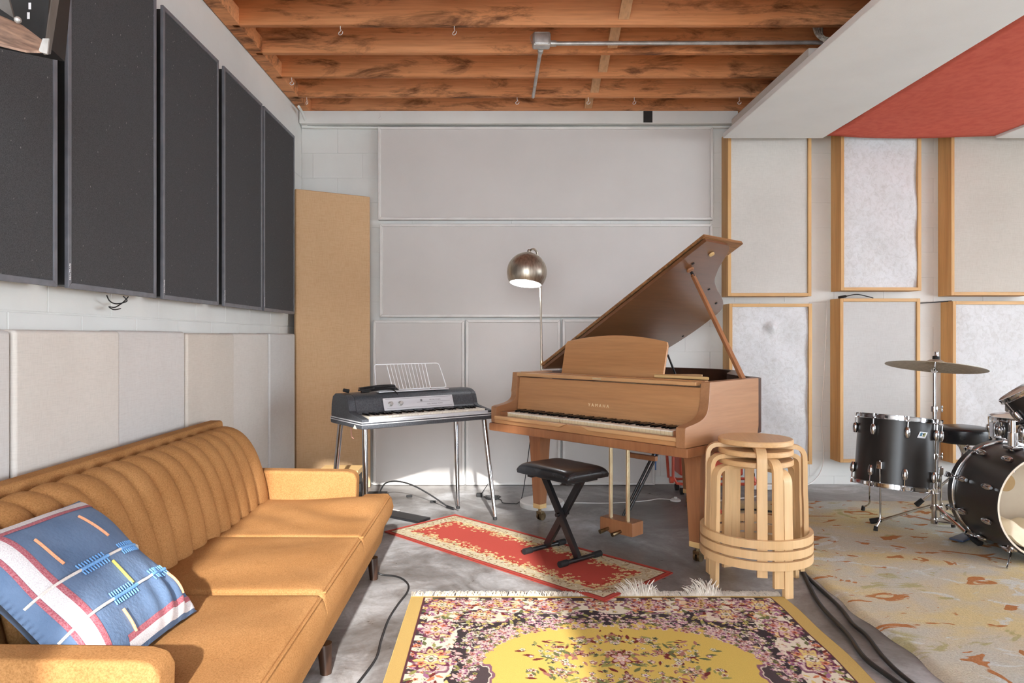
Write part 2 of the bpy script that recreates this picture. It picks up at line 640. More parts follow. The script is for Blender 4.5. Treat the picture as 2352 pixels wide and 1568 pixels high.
def text_mesh(txt, size, extrude=0.0008, spacing=1.0):
    cu = bpy.data.curves.new('lettering', 'FONT')
    cu.body = txt
    cu.size = size
    cu.extrude = extrude
    cu.space_character = spacing
    cu.align_x = 'CENTER'
    cu.align_y = 'CENTER'
    o = bpy.data.objects.new('lettering', cu)
    COL.objects.link(o)
    dg = bpy.context.evaluated_depsgraph_get()
    dg.update()
    me = bpy.data.meshes.new_from_object(o.evaluated_get(dg))
    bpy.data.objects.remove(o)
    bpy.data.curves.remove(cu)
    me.materials.clear()
    return me


def frame_matrix(o, ex, ey):
    ex, ey = Vector(ex).normalized(), Vector(ey).normalized()
    ez = ex.cross(ey)
    M = Matrix((ex, ey, ez)).transposed().to_4x4()
    M.translation = Vector(o)
    return M


# ------------------------------------------------------------------ the room
XL, YB, ZC = -1.592, 5.70, 3.03       # left wall, back wall, underside of the joists
XR, YF = 6.4, -1.5

b = B().box(XL - 0.3, 12, -9, YB + 0.3, -0.2, 0)
struct('floor', b, 'concrete', 'stained grey concrete floor with worn dark patches', 'floor')

blk = B().box(0, 1, 0, 0.02, 0, 1, 0)            # unit block, scaled per copy


def block_mesh(L, Hh, bv=0.0025):
    return mesh_of('block', B().box(-L / 2, L / 2, -0.012, 0.01, -Hh / 2, Hh / 2, bv, seg=1), 12)


BL, BH, JT = 0.406, 0.203, 0.004
me_cache = {}


def block_wall(parent, a0, a1, z_ref, a_ref, place, JT=JT, bv=0.0025, zmax=3.2):
    rows = range(int((0 - z_ref) / BH) - 1, int((ZC - z_ref) / BH) + 2)
    for r in rows:
        z0, z1 = z_ref + r * BH, z_ref + (r + 1) * BH
        if z1 <= 0.02 or z0 >= zmax:
            continue
        off = a_ref + (0 if r % 2 == 0 else BL / 2)
        k = math.floor((a0 - off) / BL)
        while True:
            s0, s1 = off + k * BL, off + (k + 1) * BL
            k += 1
            if s0 >= a1:
                break
            c0, c1 = max(s0, a0), min(s1, a1)
            if c1 - c0 < 0.03:
                continue
            zz0, zz1 = max(z0, 0.0), z1
            key = (round(c1 - c0, 3), round(zz1 - zz0, 3), JT)
            if key not in me_cache:
                me_cache[key] = block_mesh(key[0] - JT, key[1] - JT, bv)
                me_cache[key].materials.append(MATS['white_paint'])
            me = me_cache[key]
            o = bpy.data.objects.new('block', me)
            COL.objects.link(o)
            o.parent = parent
            place(o, (c0 + c1) / 2, (zz0 + zz1) / 2)


b = B().box(XL - 0.25, XL - 0.004, -1.5, YB + 0.25, 0, 3.3)
wl = struct('wall_left', b, 'white_paint', 'white painted concrete block wall behind the sofa', 'wall')


def place_left(o, a, z):
    o.location = (XL - 0.012, a, z)
    o.rotation_euler = (0, 0, PI / 2)


block_wall(wl, 1.25, YB, 1.287, 2.473, place_left, zmax=2.68)
b = B().box(XL - 0.25, 6.2, YB + 0.004, YB + 0.25, 0, 3.3)
wb = struct('wall_back', b, 'white_paint', 'white painted concrete block wall behind the piano', 'wall')


def place_back(o, a, z):
    o.location = (a, YB + 0.012, z)


block_wall(wb, XL, 4.66, 1.287, -1.5, place_back, 0.0012, 0.0008)

# unseen wall added behind the camera to shade the right half from the sun
b = B().box(0.80, 6.2, YF - 0.2, YF, 0, 3.3)
b.box(-1.12, -0.60, YF - 0.2, YF, 0, 3.3)  # pier added to keep direct sun off the sofa back
struct('wall_front_sun_block', b, 'white_paint', 'unseen white wall and pier added to block sun beside the garage doorway', 'wall')

# unseen right wall, added with an opening sized to set the side daylight
b = B().box(6.2, 6.4, YF - 0.2, YB + 0.25, 0, 0.3)
b.box(6.2, 6.4, YF - 0.2, YB + 0.25, 2.5, 3.3)
b.box(6.2, 6.4, YF - 0.2, YF + 0.6, 0.3, 2.5)
b.box(6.2, 6.4, 3.9, YB + 0.25, 0.3, 2.5)
struct('wall_right', b, 'white_paint', 'unseen white right hand wall added with an opening sized for side daylight', 'wall')

# ceiling: boards over joists
b = B().box(XL - 0.25, 6.2, YF - 0.2, YB + 0.25, ZC + 0.245, ZC + 0.30)
ceil = struct('ceiling', b, 'joist_wood', 'open timber ceiling of reddish brown joists and boards', 'ceiling')
jm = mesh_of('joist', B().box(-3.86, 3.86, -0.021, 0.021, 0, 0.25, 0.003))
jm.materials.append(MATS['joist_wood'])
JY = [5.66, 5.29, 4.885, 4.477, 4.075, 3.67, 3.265, 2.86, 2.455, 2.05, 1.645, 1.24, 0.835, 0.43, 0.02, -0.4, -0.8, -1.2]
for y in JY:
    o = bpy.data.objects.new('joist', jm)
    COL.objects.link(o)
    o.parent = ceil
    o.location = (2.31, y + 0.021, ZC)
for i in range(7):                     # diagonal bridging laths
    y1, y0 = JY[i], JY[i + 1] + 0.042
    for sgn, x in ((1, 0.745), (-1, 0.83)):
        za, zb = (ZC + 0.225, ZC + 0.035) if sgn > 0 else (ZC + 0.03, ZC + 0.22)
        p0, p1 = Vector((x, y0, za)), Vector((x, y1, zb))
        M = frame_matrix((p0 + p1) / 2, (1, 0, 0), (p1 - p0))
        Lh = (p1 - p0).length / 2
        obj('bridging_lath', B().box(-0.032, 0.032, -Lh, Lh, -0.009, 0.009, 0.002, M), 'old_lath', ceil)
b = B().box(XL, -1.505, YF, YB - 0.02, ZC, ZC + 0.10, 0.004)
b.box(XL, -1.545, YF, YB - 0.02, ZC + 0.10, ZC + 0.245, 0.003)
struct('trim_1', b, 'joist_wood', 'weathered wooden wall plate under the joist ends', 'wood trim')
b = B().box(XL + 0.002, 1.95, YB - 0.085, YB - 0.001, 2.925, ZC - 0.002, 0.006)
struct('trim_2', b, 'white_paint', 'white painted beam along the top of the back wall', 'wood trim')
tag(obj('black_tape_patch', B().box(1.185, 1.258, YB - 0.089, YB - 0.085, 2.932, ZC - 0.006, 0.001), 'black_paint'),
    'small black painted patch on the white beam under the joists', 'paint patch')
b = B().tube([(XL + 0.06, YB - 0.30, 2.99), (XL + 0.05, YB - 0.16, 2.985), (XL + 0.06, YB - 0.04, 2.935), (XL + 0.14, YB - 0.022, 2.912), (0.0, YB - 0.022, 2.909), (2.1, YB - 0.022, 2.915)], 0.011, 8, sub=6)
tag(obj('wall_pipe', b, 'white_paint'), 'thin white pipe running under the white beam on the back wall', 'pipe')

# conduit and junction box
b = B().tube([(0.33, 4.36, 3.040), (1.2, 4.36, 3.043), (2.35, 4.36, 3.046)], 0.0125, 10)
cx = thing('conduit', 'galvanised steel conduit with a square junction box across the ceiling joists', 'conduit', (0.278, 4.36, 3.03))
obj('pipe', b, 'steel', cx, True)
obj('pipe', B().tube([(0.278, 4.40, 3.005), (0.278, 4.8, 3.012), (0.278, 5.27, 3.020)], 0.0125, 10), 'steel', cx, True)
M = Matrix.Translation((0.280, 4.33, 3.045))
obj('junction_box', B().box(-0.056, 0.056, -0.035, 0.035, -0.045, 0.045, 0.014, M, 3), 'steel', cx, True)
obj('cover_plate', B().box(-0.046, 0.046, -0.040, -0.034, -0.036, 0.036, 0.008, M, 2), 'steel', cx, True)
obj('connector', B().cyl((0.335, 4.36, 3.040), (0.375, 4.36, 3.040), 0.019), 'steel', cx, True)
obj('connector', B().cyl((0.278, 4.362, 3.005), (0.278, 4.405, 3.005), 0.018), 'steel', cx, True)
obj('ground_wire', B().tube([(0.225, 4.33, 3.02), (0.212, 4.33, 3.06), (0.225, 4.33, 3.085), (0.262, 4.33, 3.10)], 0.002, 5, sub=4), 'steel', cx, True)

# little hooks screwed into the joists
hook_spots = [((780, 68), 4.075), ((1043, 72), 4.075), ((668, 185), 4.885), ((703, 238), 5.29), ((1188, 232), 5.29), ((1352, 243), 5.29), ((1458, 232), 5.29), ((1700, 238), 5.29)]
hook_names = ['left end of the nearest ceiling joist', 'middle of the nearest ceiling joist', 'left end of the third joist', 'corner by the wall plate',
              'fourth joist left of the steel conduit', 'fourth joist beside the bridging laths', 'fourth joist right of the bridging laths', 'fourth joist beside the white ceiling cloud']
hm = mesh_of('hook', B().tube([(0, 0, 0.0), (0, 0, -0.02), (0.004, 0, -0.028), (-0.012, 0, -0.042), (-0.004, 0, -0.054), (0.012, 0, -0.048), (0.014, 0, -0.036)], 0.0022, 6, sub=4))
hm.materials.append(MATS['cable_white'])
for ((u, v), y), nm in zip(hook_spots, hook_names):
    o = bpy.data.objects.new('cup_hook', hm)
    COL.objects.link(o)
    o.location = ((u - 1140) / 1600 * y, y + 0.02, ZC + 0.002)
    o.rotation_euler = (0, 0, random.uniform(-0.8, 0.8))
    tag(o, 'small white wire hook at the ' + nm, 'hook', 'wire hooks in the ceiling joists')
hb = bpy.data.objects.new('cup_hook', hm)
COL.objects.link(hb)
hb.location = (-0.935, YB - 0.09, 3.01)
tag(hb, 'small white wire hook on the white beam of the back wall', 'hook', 'wire hooks in the ceiling joists')

# ------------------------------------------------------------------ ceiling clouds on the right
b = B().box(1.765, 2.545, 0.2, 5.43, 2.752, 2.792, 0.006)
cl = thing('ceiling_cloud', 'long white acoustic ceiling cloud beside the red fabric', 'ceiling panel', (2.17, 2.8, 2.75))
obj('panel', b, 'cloud_white', cl, True)
obj('upper_box', B().box(1.80, 2.45, 4.02, 5.34, 2.794, 2.875, 0.012), 'linen_white', cl, True)
obj('edge_batten', B().box(1.812, 1.85, 0.2, 4.0, 2.794, 2.83, 0.004), 'linen_warm', cl, True)
for y in (1.0, 3.2, 5.0):
    obj('hanger', B().cyl((2.2, y, 2.79), (2.2, y, ZC + 0.01), 0.004, seg=6), 'steel', cl, True)


def red_sheet(u, v):
    x = 2.575 + u * 1.31
    y = 0.2 + v * 5.235
    sag = 0.030 * math.sin(PI * u) * (0.75 + 0.25 * math.sin(3 * v * PI))
    wr = 0.004 * math.sin(14 * u + 9 * v * 5) * math.exp(-((u - 0.06) / 0.12) ** 2) + 0.003 * math.sin(40 * v + 6 * u)
    return (x, y, 2.775 - sag * 0.6 + wr)


b = B()
b.grid(red_sheet, 30, 90)
rs = obj('red_ceiling_fabric', b, 'red_cloth')
sm = rs.modifiers.new('thick', 'SOLIDIFY')
sm.thickness = 0.006
tag(rs, 'sagging red fabric stretched between the white ceiling clouds', 'fabric')
cl2 = thing('ceiling_cloud', 'white ceiling cloud at the right picture edge past the red fabric', 'ceiling panel', (4.3, 2.8, 2.75))
obj('panel', B().box(3.89, 4.65, 0.2, 5.43, 2.752, 2.792, 0.006), 'cloud_white', cl2, True)
for y in (1.0, 4.5):
    obj('hanger', B().cyl((4.2, y, 2.79), (4.2, y, ZC + 0.01), 0.004, seg=6), 'steel', cl2, True)
b = B()
for k in range(4):
    e = 0.018 * k
    b.tube([(1.955 + e, 4.30, 3.20), (1.955 + e * 0.9, 4.29, 3.11), (1.975 + e * 0.6, 4.28, 3.05), (2.03 + e * 0.5, 4.26, 3.005 + e * 0.4), (2.12, 4.25, 2.99 + e * 0.7), (2.25, 4.25, 2.96 + e * 0.5)], 0.0075, 7, sub=6)
tag(obj('rope_coil', b, 'rope_white'), 'looped white rope hanging from a joist above the white cloud', 'rope')

# ------------------------------------------------------------------ black absorbers on the left wall
XP = -1.49
spans = [(1.70, 2.367), (2.425, 3.056), (3.116, 3.743), (3.814, 4.440), (4.473, 5.149)]
where = ['at the left picture edge behind the black lamp', 'second from the left picture edge',
         'third and middle one of the row', 'fourth of the row, narrow looking', 'last of the row, next to the tan panel']
lt = text_mesh('REALTRAPS', 0.0115, 0.0004, 1.0)
lt.materials.append(MATS['printed_white'])
for i, ((y0, y1), w) in enumerate(zip(spans, where)):
    z0, z1 = 1.372, 2.688
    t = thing('wall_absorber', 'black fabric wall panel with metal edge, ' + w, 'acoustic panel', (XP, (y0 + y1) / 2, z0), 0, 'black wall panels above the sofa')
    e = 0.020
    obj('back_box', B().box(XL + 0.012, XP - 0.0145, y0 + 0.012, y1 - 0.012, z0 + 0.012, z1 - 0.012, 0.003), 'black_plain', t, True)
    fr = [(y0, z0), (y1, z0), (y1, z1), (y0, z1)]
    fi = [(y0 + e, z0 + e), (y1 - e, z0 + e), (y1 - e, z1 - e), (y0 + e, z1 - e)]
    for k in range(4):
        j = (k + 1) % 4
        obj('edge_strip', B().prism([fr[k], fr[j], fi[j], fi[k]], XP - 0.014, XP, 'x', 0.002), 'black_edge', t, True)
    obj('fabric_face', B().box(XP - 0.0144, XP - 0.004, y0 + e, y1 - e, z0 + e, z1 - e, 0.001), 'black_fabric', t, True)
    if i > 0:
        o = bpy.data.objects.new('maker_lettering', lt)
        COL.objects.link(o)
        o.parent = t
        o.matrix_local = Matrix.Translation((0.0006, y0 + 0.010 - (y0 + y1) / 2, 0.058)) @ frame_matrix((0, 0, 0), (0, 0, 1), (0, -1, 0))
        # short neat tab of lettering on the metal edge
b = B()
b.tube([(XL + 0.06, 2.86, 1.37), (XL + 0.07, 2.87, 1.35), (XL + 0.05, 2.83, 1.337), (XL + 0.05, 2.78, 1.345), (XL + 0.06, 2.74, 1.365)], 0.0025, 6, sub=5)
b.tube([(XL + 0.06, 2.90, 1.37), (XL + 0.06, 2.86, 1.345), (XL + 0.06, 2.80, 1.322), (XL + 0.06, 2.755, 1.322), (XL + 0.06, 2.79, 1.312), (XL + 0.06, 2.84, 1.318)], 0.0025, 6, sub=5)
tag(obj('loose_cable', b, 'cable_black'), 'short tangle of thin black cable under the black wall panels', 'cable')

# ------------------------------------------------------------------ padded fabric panels behind the sofa
edges = [1.55, 2.149, 2.753, 3.349, 3.953, 4.571, 5.148]
pm = ['linen_cool', 'linen_white', 'linen_cool', 'linen_warm', 'linen_white', 'linen_cool']
pn = ['at the left picture edge', 'wide one above the blue cushion', 'greyish one left of the sofa back end', 'beige one behind the sofa back end',
      'pale one right of the sofa back', 'narrow last one beside the tan panel']
for i in range(6):
    y0, y1 = edges[i] + 0.002, edges[i + 1] - 0.002
    tag(obj('padded_panel', B().box(XL + 0.004, -1.49 + (0.004 if i % 2 else -0.004), y0, y1, 0.012, 1.222 + 0.003 * ((i * 7) % 3), 0.014, seg=3), pm[i]),
        'padded white fabric wall panel, ' + pn[i], 'acoustic panel', 'padded panels behind the sofa')

# tan panel leaning across the corner
P0, P1 = Vector((-1.515, 5.27, 0)), Vector((-1.005, 5.575, 0))
ex = (P1 - P0).normalized()
ez = Vector((0.02, 0.02, 1)).normalized()
M = frame_matrix(P0, ex, ez.cross(ex))
W = (P1 - P0).length
b = B().box(0, W, 0, 0.05, 0.002, 2.33, 0.008, M, 3)
tag(obj('tan_panel', b, 'burlap_tan'), 'tall tan burlap panel leaning across the room corner', 'acoustic panel')


# ------------------------------------------------------------------ painted panels on the back wall
def pane(u0, v0, u1, v1, label, Y=YB - 0.045):
    x0, x1 = (u0 - 1140) / 1600 * Y, (u1 - 1140) / 1600 * Y
    z1, z0 = 1.2 - (v0 - 775) / 1600 * Y, 1.2 - (v1 - 775) / 1600 * Y
    z0 = max(z0, 0.004)
    t = thing('framed_wall_panel', label, 'wall panel', ((x0 + x1) / 2, Y, z0), 0, 'white framed panels on the back wall')
    obj('face_board', B().box(x0 + 0.012, x1 - 0.012, Y + 0.006, YB - 0.004, z0 + 0.012, z1 - 0.012), 'panel_face', t, True)
    e = 0.022
    fr = [(x0, z0), (x1, z0), (x1, z1), (x0, z1)]
    fi = [(x0 + e, z0 + e), (x1 - e, z0 + e), (x1 - e, z1 - e), (x0 + e, z1 - e)]
    for k in range(4):
        j = (k + 1) % 4
        obj('moulding', B().prism([fr[k], fr[j], fi[j], fi[k]], Y - 0.006, YB - 0.008, 'y', 0.004), 'panel_moulding', t, True)


pane(868, 291, 1638, 505, 'wide pale grey framed panel just under the white beam')
pane(872, 514, 1637, 728, 'wide pale grey framed panel behind the lamp shade')
pane(857, 735, 1067, 1131, 'upright pale framed panel behind the black electric piano')
pane(1070, 734, 1287, 1129, 'upright pale framed panel behind the lamp pole')
pane(1292, 733, 1504, 1122, 'upright pale framed panel behind the grand piano')
tag(obj('blue_tape_strip', B().box(1.285, 1.305, YB - 0.014, YB - 0.012, 0.12, 0.30), 'blue_tape'), 'strip of blue masking tape on the wall under the piano', 'tape')


# ------------------------------------------------------------------ wood framed absorbers on the right
def framed_box(x0, x1, z0, z1, yf, face, label, lump=False):
    t = thing('framed_absorber', label, 'acoustic panel', ((x0 + x1) / 2, YB, z0), 0, 'pine framed panels on the back wall')
    th = 0.026
    obj('frame_side', B().box(x0, x0 + th, yf, YB - 0.002, z0, z1, 0.002), 'pine', t, True)
    obj('frame_side', B().box(x1 - th, x1, yf, YB - 0.002, z0, z1, 0.002), 'pine', t, True)
    obj('frame_rail', B().box(x0 + th, x1 - th, yf, YB - 0.002, z0, z0 + th, 0.002), 'pine_x', t, True)
    obj('frame_rail', B().box(x0 + th, x1 - th, yf, YB - 0.002, z1 - th, z1, 0.002), 'pine_x', t, True)
    b = B()
    if face == 'batting':
        rnd = random.Random(int(x0 * 100))
        ph = [(rnd.uniform(3, 19), rnd.uniform(3, 19), rnd.uniform(0, 6)) for _ in range(7)]

        def fn(u, v):
            x, z = x0 + th + u * (x1 - x0 - 2 * th), z0 + th + v * (z1 - z0 - 2 * th)
            h = sum(math.sin(a * x + c * z + p) for a, c, p in ph) * 0.0022
            h += 0.012 * (1 - (2 * abs(u - 0.5)) ** 6) * (1 - (2 * abs(v - 0.5)) ** 8)
            if lump:
                h += 0.045 * math.exp(-(((u - 0.52) / 0.075) ** 2 + ((v - 0.865) / 0.035) ** 2))
                h -= 0.014 * math.exp(-(((u - 0.42) / 0.12) ** 2 + ((v - 0.875) / 0.045) ** 2))
            return (x, yf + 0.020 - h, z)
        b.grid(fn, 48, 90)
    else:
        b.box(x0 + th, x1 - th, yf + 0.014, yf + 0.04, z0 + th, z1 - th, 0.003)
    obj('batting_face' if face == 'batting' else 'cloth_face', b, face, t, True, angle=60)


framed_box(1.842, 2.507, 1.529, 2.835, 5.54, 'linen_white', 'pine framed cloth panel above the piano lid, upper row')
framed_box(2.736, 3.375, 1.573, 2.96, 5.53, 'batting', 'pine framed fluffy white panel of the upper row, below the red fabric')
framed_box(3.612, 4.27, 1.535, 2.96, 5.53, 'linen_warm', 'pine framed cloth panel of the upper row at the right picture edge')
framed_box(1.852, 2.512, 0.192, 1.470, 5.54, 'batting', 'pine framed fluffy white panel with a lump, right of the piano prop', True)
framed_box(2.730, 3.366, 0.208, 1.511, 5.53, 'linen_cool', 'pine framed cloth panel behind the floor tom, lower row')
framed_box(3.634, 4.29, 0.20, 1.49, 5.545, 'batting', 'pine framed fluffy panel behind the cymbal, lower row')
b = B().tube([(2.70, 5.685, 1.50), (2.695, 5.69, 1.30), (2.68, 5.69, 0.935), (2.655, 5.69, 0.546), (2.675, 5.69, 0.263), (2.645, 5.67, 0.12), (2.55, 5.62, 0.035), (2.40, 5.55, 0.008), (2.24, 5.52, 0.012)], 0.0055, 7, sub=8)
tag(obj('wall_cable', b, 'cable_white'), 'white cable hanging down the wall between the pine framed panels', 'cable')
b = B().tube([(2.78, 5.66, 1.525), (2.83, 5.62, 1.535), (2.90, 5.60, 1.547), (3.0, 5.62, 1.530), (3.06, 5.66, 1.522)], lambda t: 0.011 if t < 0.25 else 0.004, 7, sub=6)
tag(obj('microphone_cable', b, 'cable_black'), 'black cable end lying on the framed panel behind the floor tom', 'cable')
b = B().tube([(3.36, 5.60, 1.475), (3.5, 5.62, 1.482), (3.66, 5.60, 1.494)], 0.005, 6, sub=4)
tag(obj('speaker_cable', b, 'cable_black'), 'short dark cable between two lower pine framed panels', 'cable')

# ------------------------------------------------------------------ black lamp at the top left
lp = thing('barn_door_lamp', 'black studio lamp with dented metal barn door flaps at the top left corner', 'studio lamp', (-1.18, 1.70, 3.03))
obj('mount', B().cyl((-1.30, 1.70, 2.35), (-1.30, 1.70, ZC + 0.02), 0.012), 'black_metal', lp, True)


def pix(u, v, Y):
    return Vector(((u - 1140) / 1600 * Y, Y, 1.2 - (v - 775) / 1600 * Y))


def slab(name, pts, th, mat, d=(0, 1, 0)):
    b = B()
    d = Vector(d).normalized() * th
    lo = [b.bm.verts.new(p) for p in pts]
    hi = [b.bm.verts.new(p + d) for p in pts]
    b.bm.faces.new(lo)
    b.bm.faces.new(hi)
    n = len(pts)
    for i in range(n):
        b.bm.faces.new((lo[i], lo[(i + 1) % n], hi[(i + 1) % n], hi[i]))
    return obj(name, b, mat, lp, True)


slab('housing', [pix(-90, -60, 1.72), pix(118, -60, 1.72), pix(104, 100, 1.72), pix(-90, 60, 1.72)], 0.16, 'black_plain', (-0.3, 1, 0.1))
slab('side_flap', [pix(122, -40, 1.60), pix(138, -40, 1.66), pix(113, 122, 1.66), pix(99, 124, 1.60)], 0.006, 'grey_metal', (0, 1, 0))
slab('bottom_flap', [pix(-60, 15, 1.66), pix(50, 62, 1.66), pix(98, 98, 1.64), pix(110, 122, 1.60), pix(60, 121, 1.56), pix(-60, 92, 1.54)], 0.006, 'reflected_wood_tan', (0, 0.3, 1))
slab('top_flap', [pix(-60, -60, 1.58), pix(4, -60, 1.58), pix(32, 42, 1.62), pix(-60, -20, 1.62)], 0.006, 'grey_metal', (0, 1, 0))
slab('corner_clip', [pix(98, 88, 1.585), pix(112, 88, 1.585), pix(108, 124, 1.585), pix(88, 118, 1.585)], 0.004, 'steel', (0, 1, 0))
obj('wing_screw', B().sphere(pix(41, 46, 1.60), 0.008, 10), 'steel', lp, True)
for k in range(3):
    p = pix(72 - k * 3.2, -8 + k * 22, 1.70)
    obj('vent_slot', B().box(p.x - 0.003, p.x + 0.003, p.y - 0.001, p.y, p.z - 0.008, p.z + 0.008), 'printed_white', lp, True)

# ------------------------------------------------------------------ rugs
rng = np.random.default_rng(11)


def s2l(c):
    c = np.asarray(c, float) / 255
    return np.where(c <= 0.04045, c / 12.92, ((c + 0.055) / 1.055) ** 2.4)


class Raster:
    def __init__(self, w, h, px, col):
        self.px = px
        self.nx, self.ny = int(round(w / px)) + 1, int(round(h / px)) + 1
        self.x = np.arange(self.nx) * px
        self.y = np.arange(self.ny) * px
        self.a = np.empty((self.ny, self.nx, 3))
        self.a[:] = col

    def win(self, cx, cy, r):
        i0, i1 = max(0, int((cx - r) / self.px)), min(self.nx, int((cx + r) / self.px) + 2)
        j0, j1 = max(0, int((cy - r) / self.px)), min(self.ny, int((cy + r) / self.px) + 2)
        if i0 >= i1 or j0 >= j1:
            return None
        X, Y = np.meshgrid(self.x[i0:i1] - cx, self.y[j0:j1] - cy)
        return (slice(j0, j1), slice(i0, i1)), X, Y

    def flower(self, cx, cy, r, col, line, eye, pet=5, rot=0.0, asp=1.0):
        w = self.win(cx, cy, r * 1.25)
        if not w:
            return
        sl, X, Y = w
        Y = Y / asp
        d = np.hypot(X, Y)
        t = np.arctan2(Y, X) + rot
        edge = r * (0.78 + 0.22 * np.cos(pet * t))
        s = self.a[sl]
        s[d < edge] = line
        s[d < edge * 0.80] = col
        s[d < r * 0.30] = eye

    def ring(self, cx, cy, rx, ry, w, col, fill=None, pet=0):
        q = self.win(cx, cy, max(rx, ry) * 1.3)
        if not q:
            return
        sl, X, Y = q
        t = np.arctan2(Y / ry, X / rx)
        d = np.hypot(X / rx, Y / ry) / (1 + 0.09 * np.cos(pet * t))
        s = self.a[sl]
        if fill is not None:
            s[d < 1] = fill
        s[(d < 1) & (d > 1 - w / min(rx, ry))] = col

    def leaf(self, cx, cy, L, wd, ang, col, line=None):
        w = self.win(cx, cy, L * 1.1)
        if not w:
            return
        sl, X, Y = w
        c, s_ = math.cos(ang), math.sin(ang)
        p, q = X * c + Y * s_, -X * s_ + Y * c
        d = (p / L) ** 2 + (q / (wd * np.clip(1 - (p / L) ** 2 * 0.6, 0.2, 1))) ** 2
        s = self.a[sl]
        if line is not None:
            s[d < 1.0] = line
            s[d < 0.55] = col
        else:
            s[d < 1.0] = col


CREAM, PINK, MAUVE, PLUM = (226, 216, 196), (214, 176, 172), (164, 110, 142), (110, 58, 78)
CHAR, OLIVE, PALEY, ORANGE = (66, 58, 60), (150, 148, 88), (222, 196, 126), (206, 128, 90)
GOLD, GOLD2, GREEN, WINE = (216, 186, 100), (198, 168, 104), (108, 112, 76), (118, 54, 52)
RW, RH = 1.71, 2.70
R = Raster(RW, RH, 0.003, (0, 0, 0))
X, Y = np.meshgrid(R.x, R.y)               # Y = distance from the far end
xe = np.minimum(X, RW - X)
ye = np.minimum(Y, RH - Y)
dx, dy = np.abs(X - RW / 2), np.abs(Y - RH / 2)
scal = 0.020 * np.abs(np.sin(np.arctan2(dy, dx) * 13)) + 0.014 * np.sin(np.arctan2(dy, dx) * 34)
field = ((dx / (0.60 - scal)) ** 3.4 + (dy / (1.05 - scal)) ** 4.0) < 1
dark = np.ones_like(field)
bord = np.minimum(xe - 0.065, ye - 0.02)
cream = bord < 0.165 + 0.028 * np.sin(X * 26) * np.sin(Y * 26)
R.a[:] = CHAR
R.a[cream] = CREAM
R.a[(bord < 0.035) & (np.sin(X * 60) * np.sin(Y * 60) > -0.2)] = (74, 62, 66)
R.a[field] = GOLD
# inner cloud bands
half = RW / 2
fl = []


def inside_field(x, y):
    i, j = min(int(x / R.px), R.nx - 1), min(int(y / R.px), R.ny - 1)
    return field[j, i]


def both(fn, x, y, *a, **k):
    fn(x, y, *a, **k)
    fn(RW - x, y, *a, **k)


for (x, y, rx, ry, fc) in ((0.17, 0.115, 0.095, 0.075, (196, 158, 164)), (0.42, 0.095, 0.11, 0.06, (226, 196, 160)), (0.66, 0.105, 0.10, 0.07, (214, 188, 180)), (0.855, 0.10, 0.07, 0.06, (226, 196, 160)),
                          (0.155, 0.36, 0.065, 0.10, (226, 192, 140)), (0.16, 0.64, 0.075, 0.11, (204, 172, 172)), (0.155, 0.92, 0.065, 0.10, (226, 192, 140)), (0.36, 0.235, 0.10, 0.065, (220, 204, 184)),
                          (0.60, 0.235, 0.09, 0.05, (70, 62, 64)), (0.335, 0.47, 0.06, 0.09, (70, 62, 64)), (0.33, 0.75, 0.055, 0.10, (84, 72, 74))):
    for yy in (y, RH - y):
        both(R.ring, x, yy, rx, ry, 0.010, (138, 96, 112), fc, 8)
        both(R.ring, x, yy, rx * 0.80, ry * 0.80, 0.004, (232, 214, 196), None, 8)
for _ in range(3800):                       # border and corner meadow
    x, y = rng.uniform(0.075, half), rng.uniform(0.03, RH - 0.03)
    if inside_field(x, y):
        continue
    bd = min(x - 0.065, y - 0.02, RH - y - 0.02)
    i, j = int(x / R.px), int(y / R.px)
    on_cream = cream[j, i]
    r = rng.uniform(0.008, 0.018)
    if rng.random() < 0.38:
        col = [OLIVE, GREEN, MAUVE, ORANGE, WINE][rng.integers(5)] if on_cream else [OLIVE, PALEY, CREAM, PINK, (140, 116, 110)][rng.integers(5)]
        ang = rng.uniform(0, PI)
        R.leaf(x, y, r * 1.25, r * 0.5, ang, col)
        R.leaf(RW - x, y, r * 1.25, r * 0.5, PI - ang, col)
    else:
        if on_cream:
            col, ln, ey = [(PINK, PLUM, CREAM), (PALEY, (176, 120, 100), WINE), (MAUVE, CREAM, PLUM), (ORANGE, (226, 190, 160), WINE), (CREAM, OLIVE, GREEN)][rng.integers(5)]
        else:
            col, ln, ey = [(CREAM, CHAR, MAUVE), (PINK, PLUM, CREAM), (PALEY, CHAR, OLIVE), (MAUVE, CREAM, PLUM), (CREAM, MAUVE, PINK), (OLIVE, CREAM, CHAR)][rng.integers(6)]
        both(R.flower, x, y, r, col, ln, ey, 5, rng.uniform(0, 6))
# large rosettes and cartouches of the border
for (x, y, rr, asp) in ((0.15, 0.105, 0.075, 1.0), (0.40, 0.085, 0.075, 0.75), (0.64, 0.10, 0.085, 0.8), (0.855, 0.085, 0.07, 0.8),
                        (0.145, 0.36, 0.075, 1.2), (0.15, 0.62, 0.085, 1.2), (0.145, 0.90, 0.075, 1.2), (0.15, 1.18, 0.085, 1.2), (0.33, 0.21, 0.07, 0.9)):
    big = int(x * 100) % 2
    for yy in (y, RH - y):
        both(R.flower, x, yy, rr, [PINK, PALEY][big], PLUM, CREAM, 8, 0.2, asp)
        for k in range(6):
            a = k * PI / 3 + 0.3
            both(R.flower, x + math.cos(a) * rr * 0.55, yy + math.sin(a) * rr * 0.55 * asp, rr * 0.24, [CREAM, PALEY, ORANGE][k % 3], MAUVE, WINE, 5, a)
        both(R.flower, x, yy, rr * 0.34, [PALEY, CREAM][big], WINE, [WINE, GREEN][big], 4, 0.0)
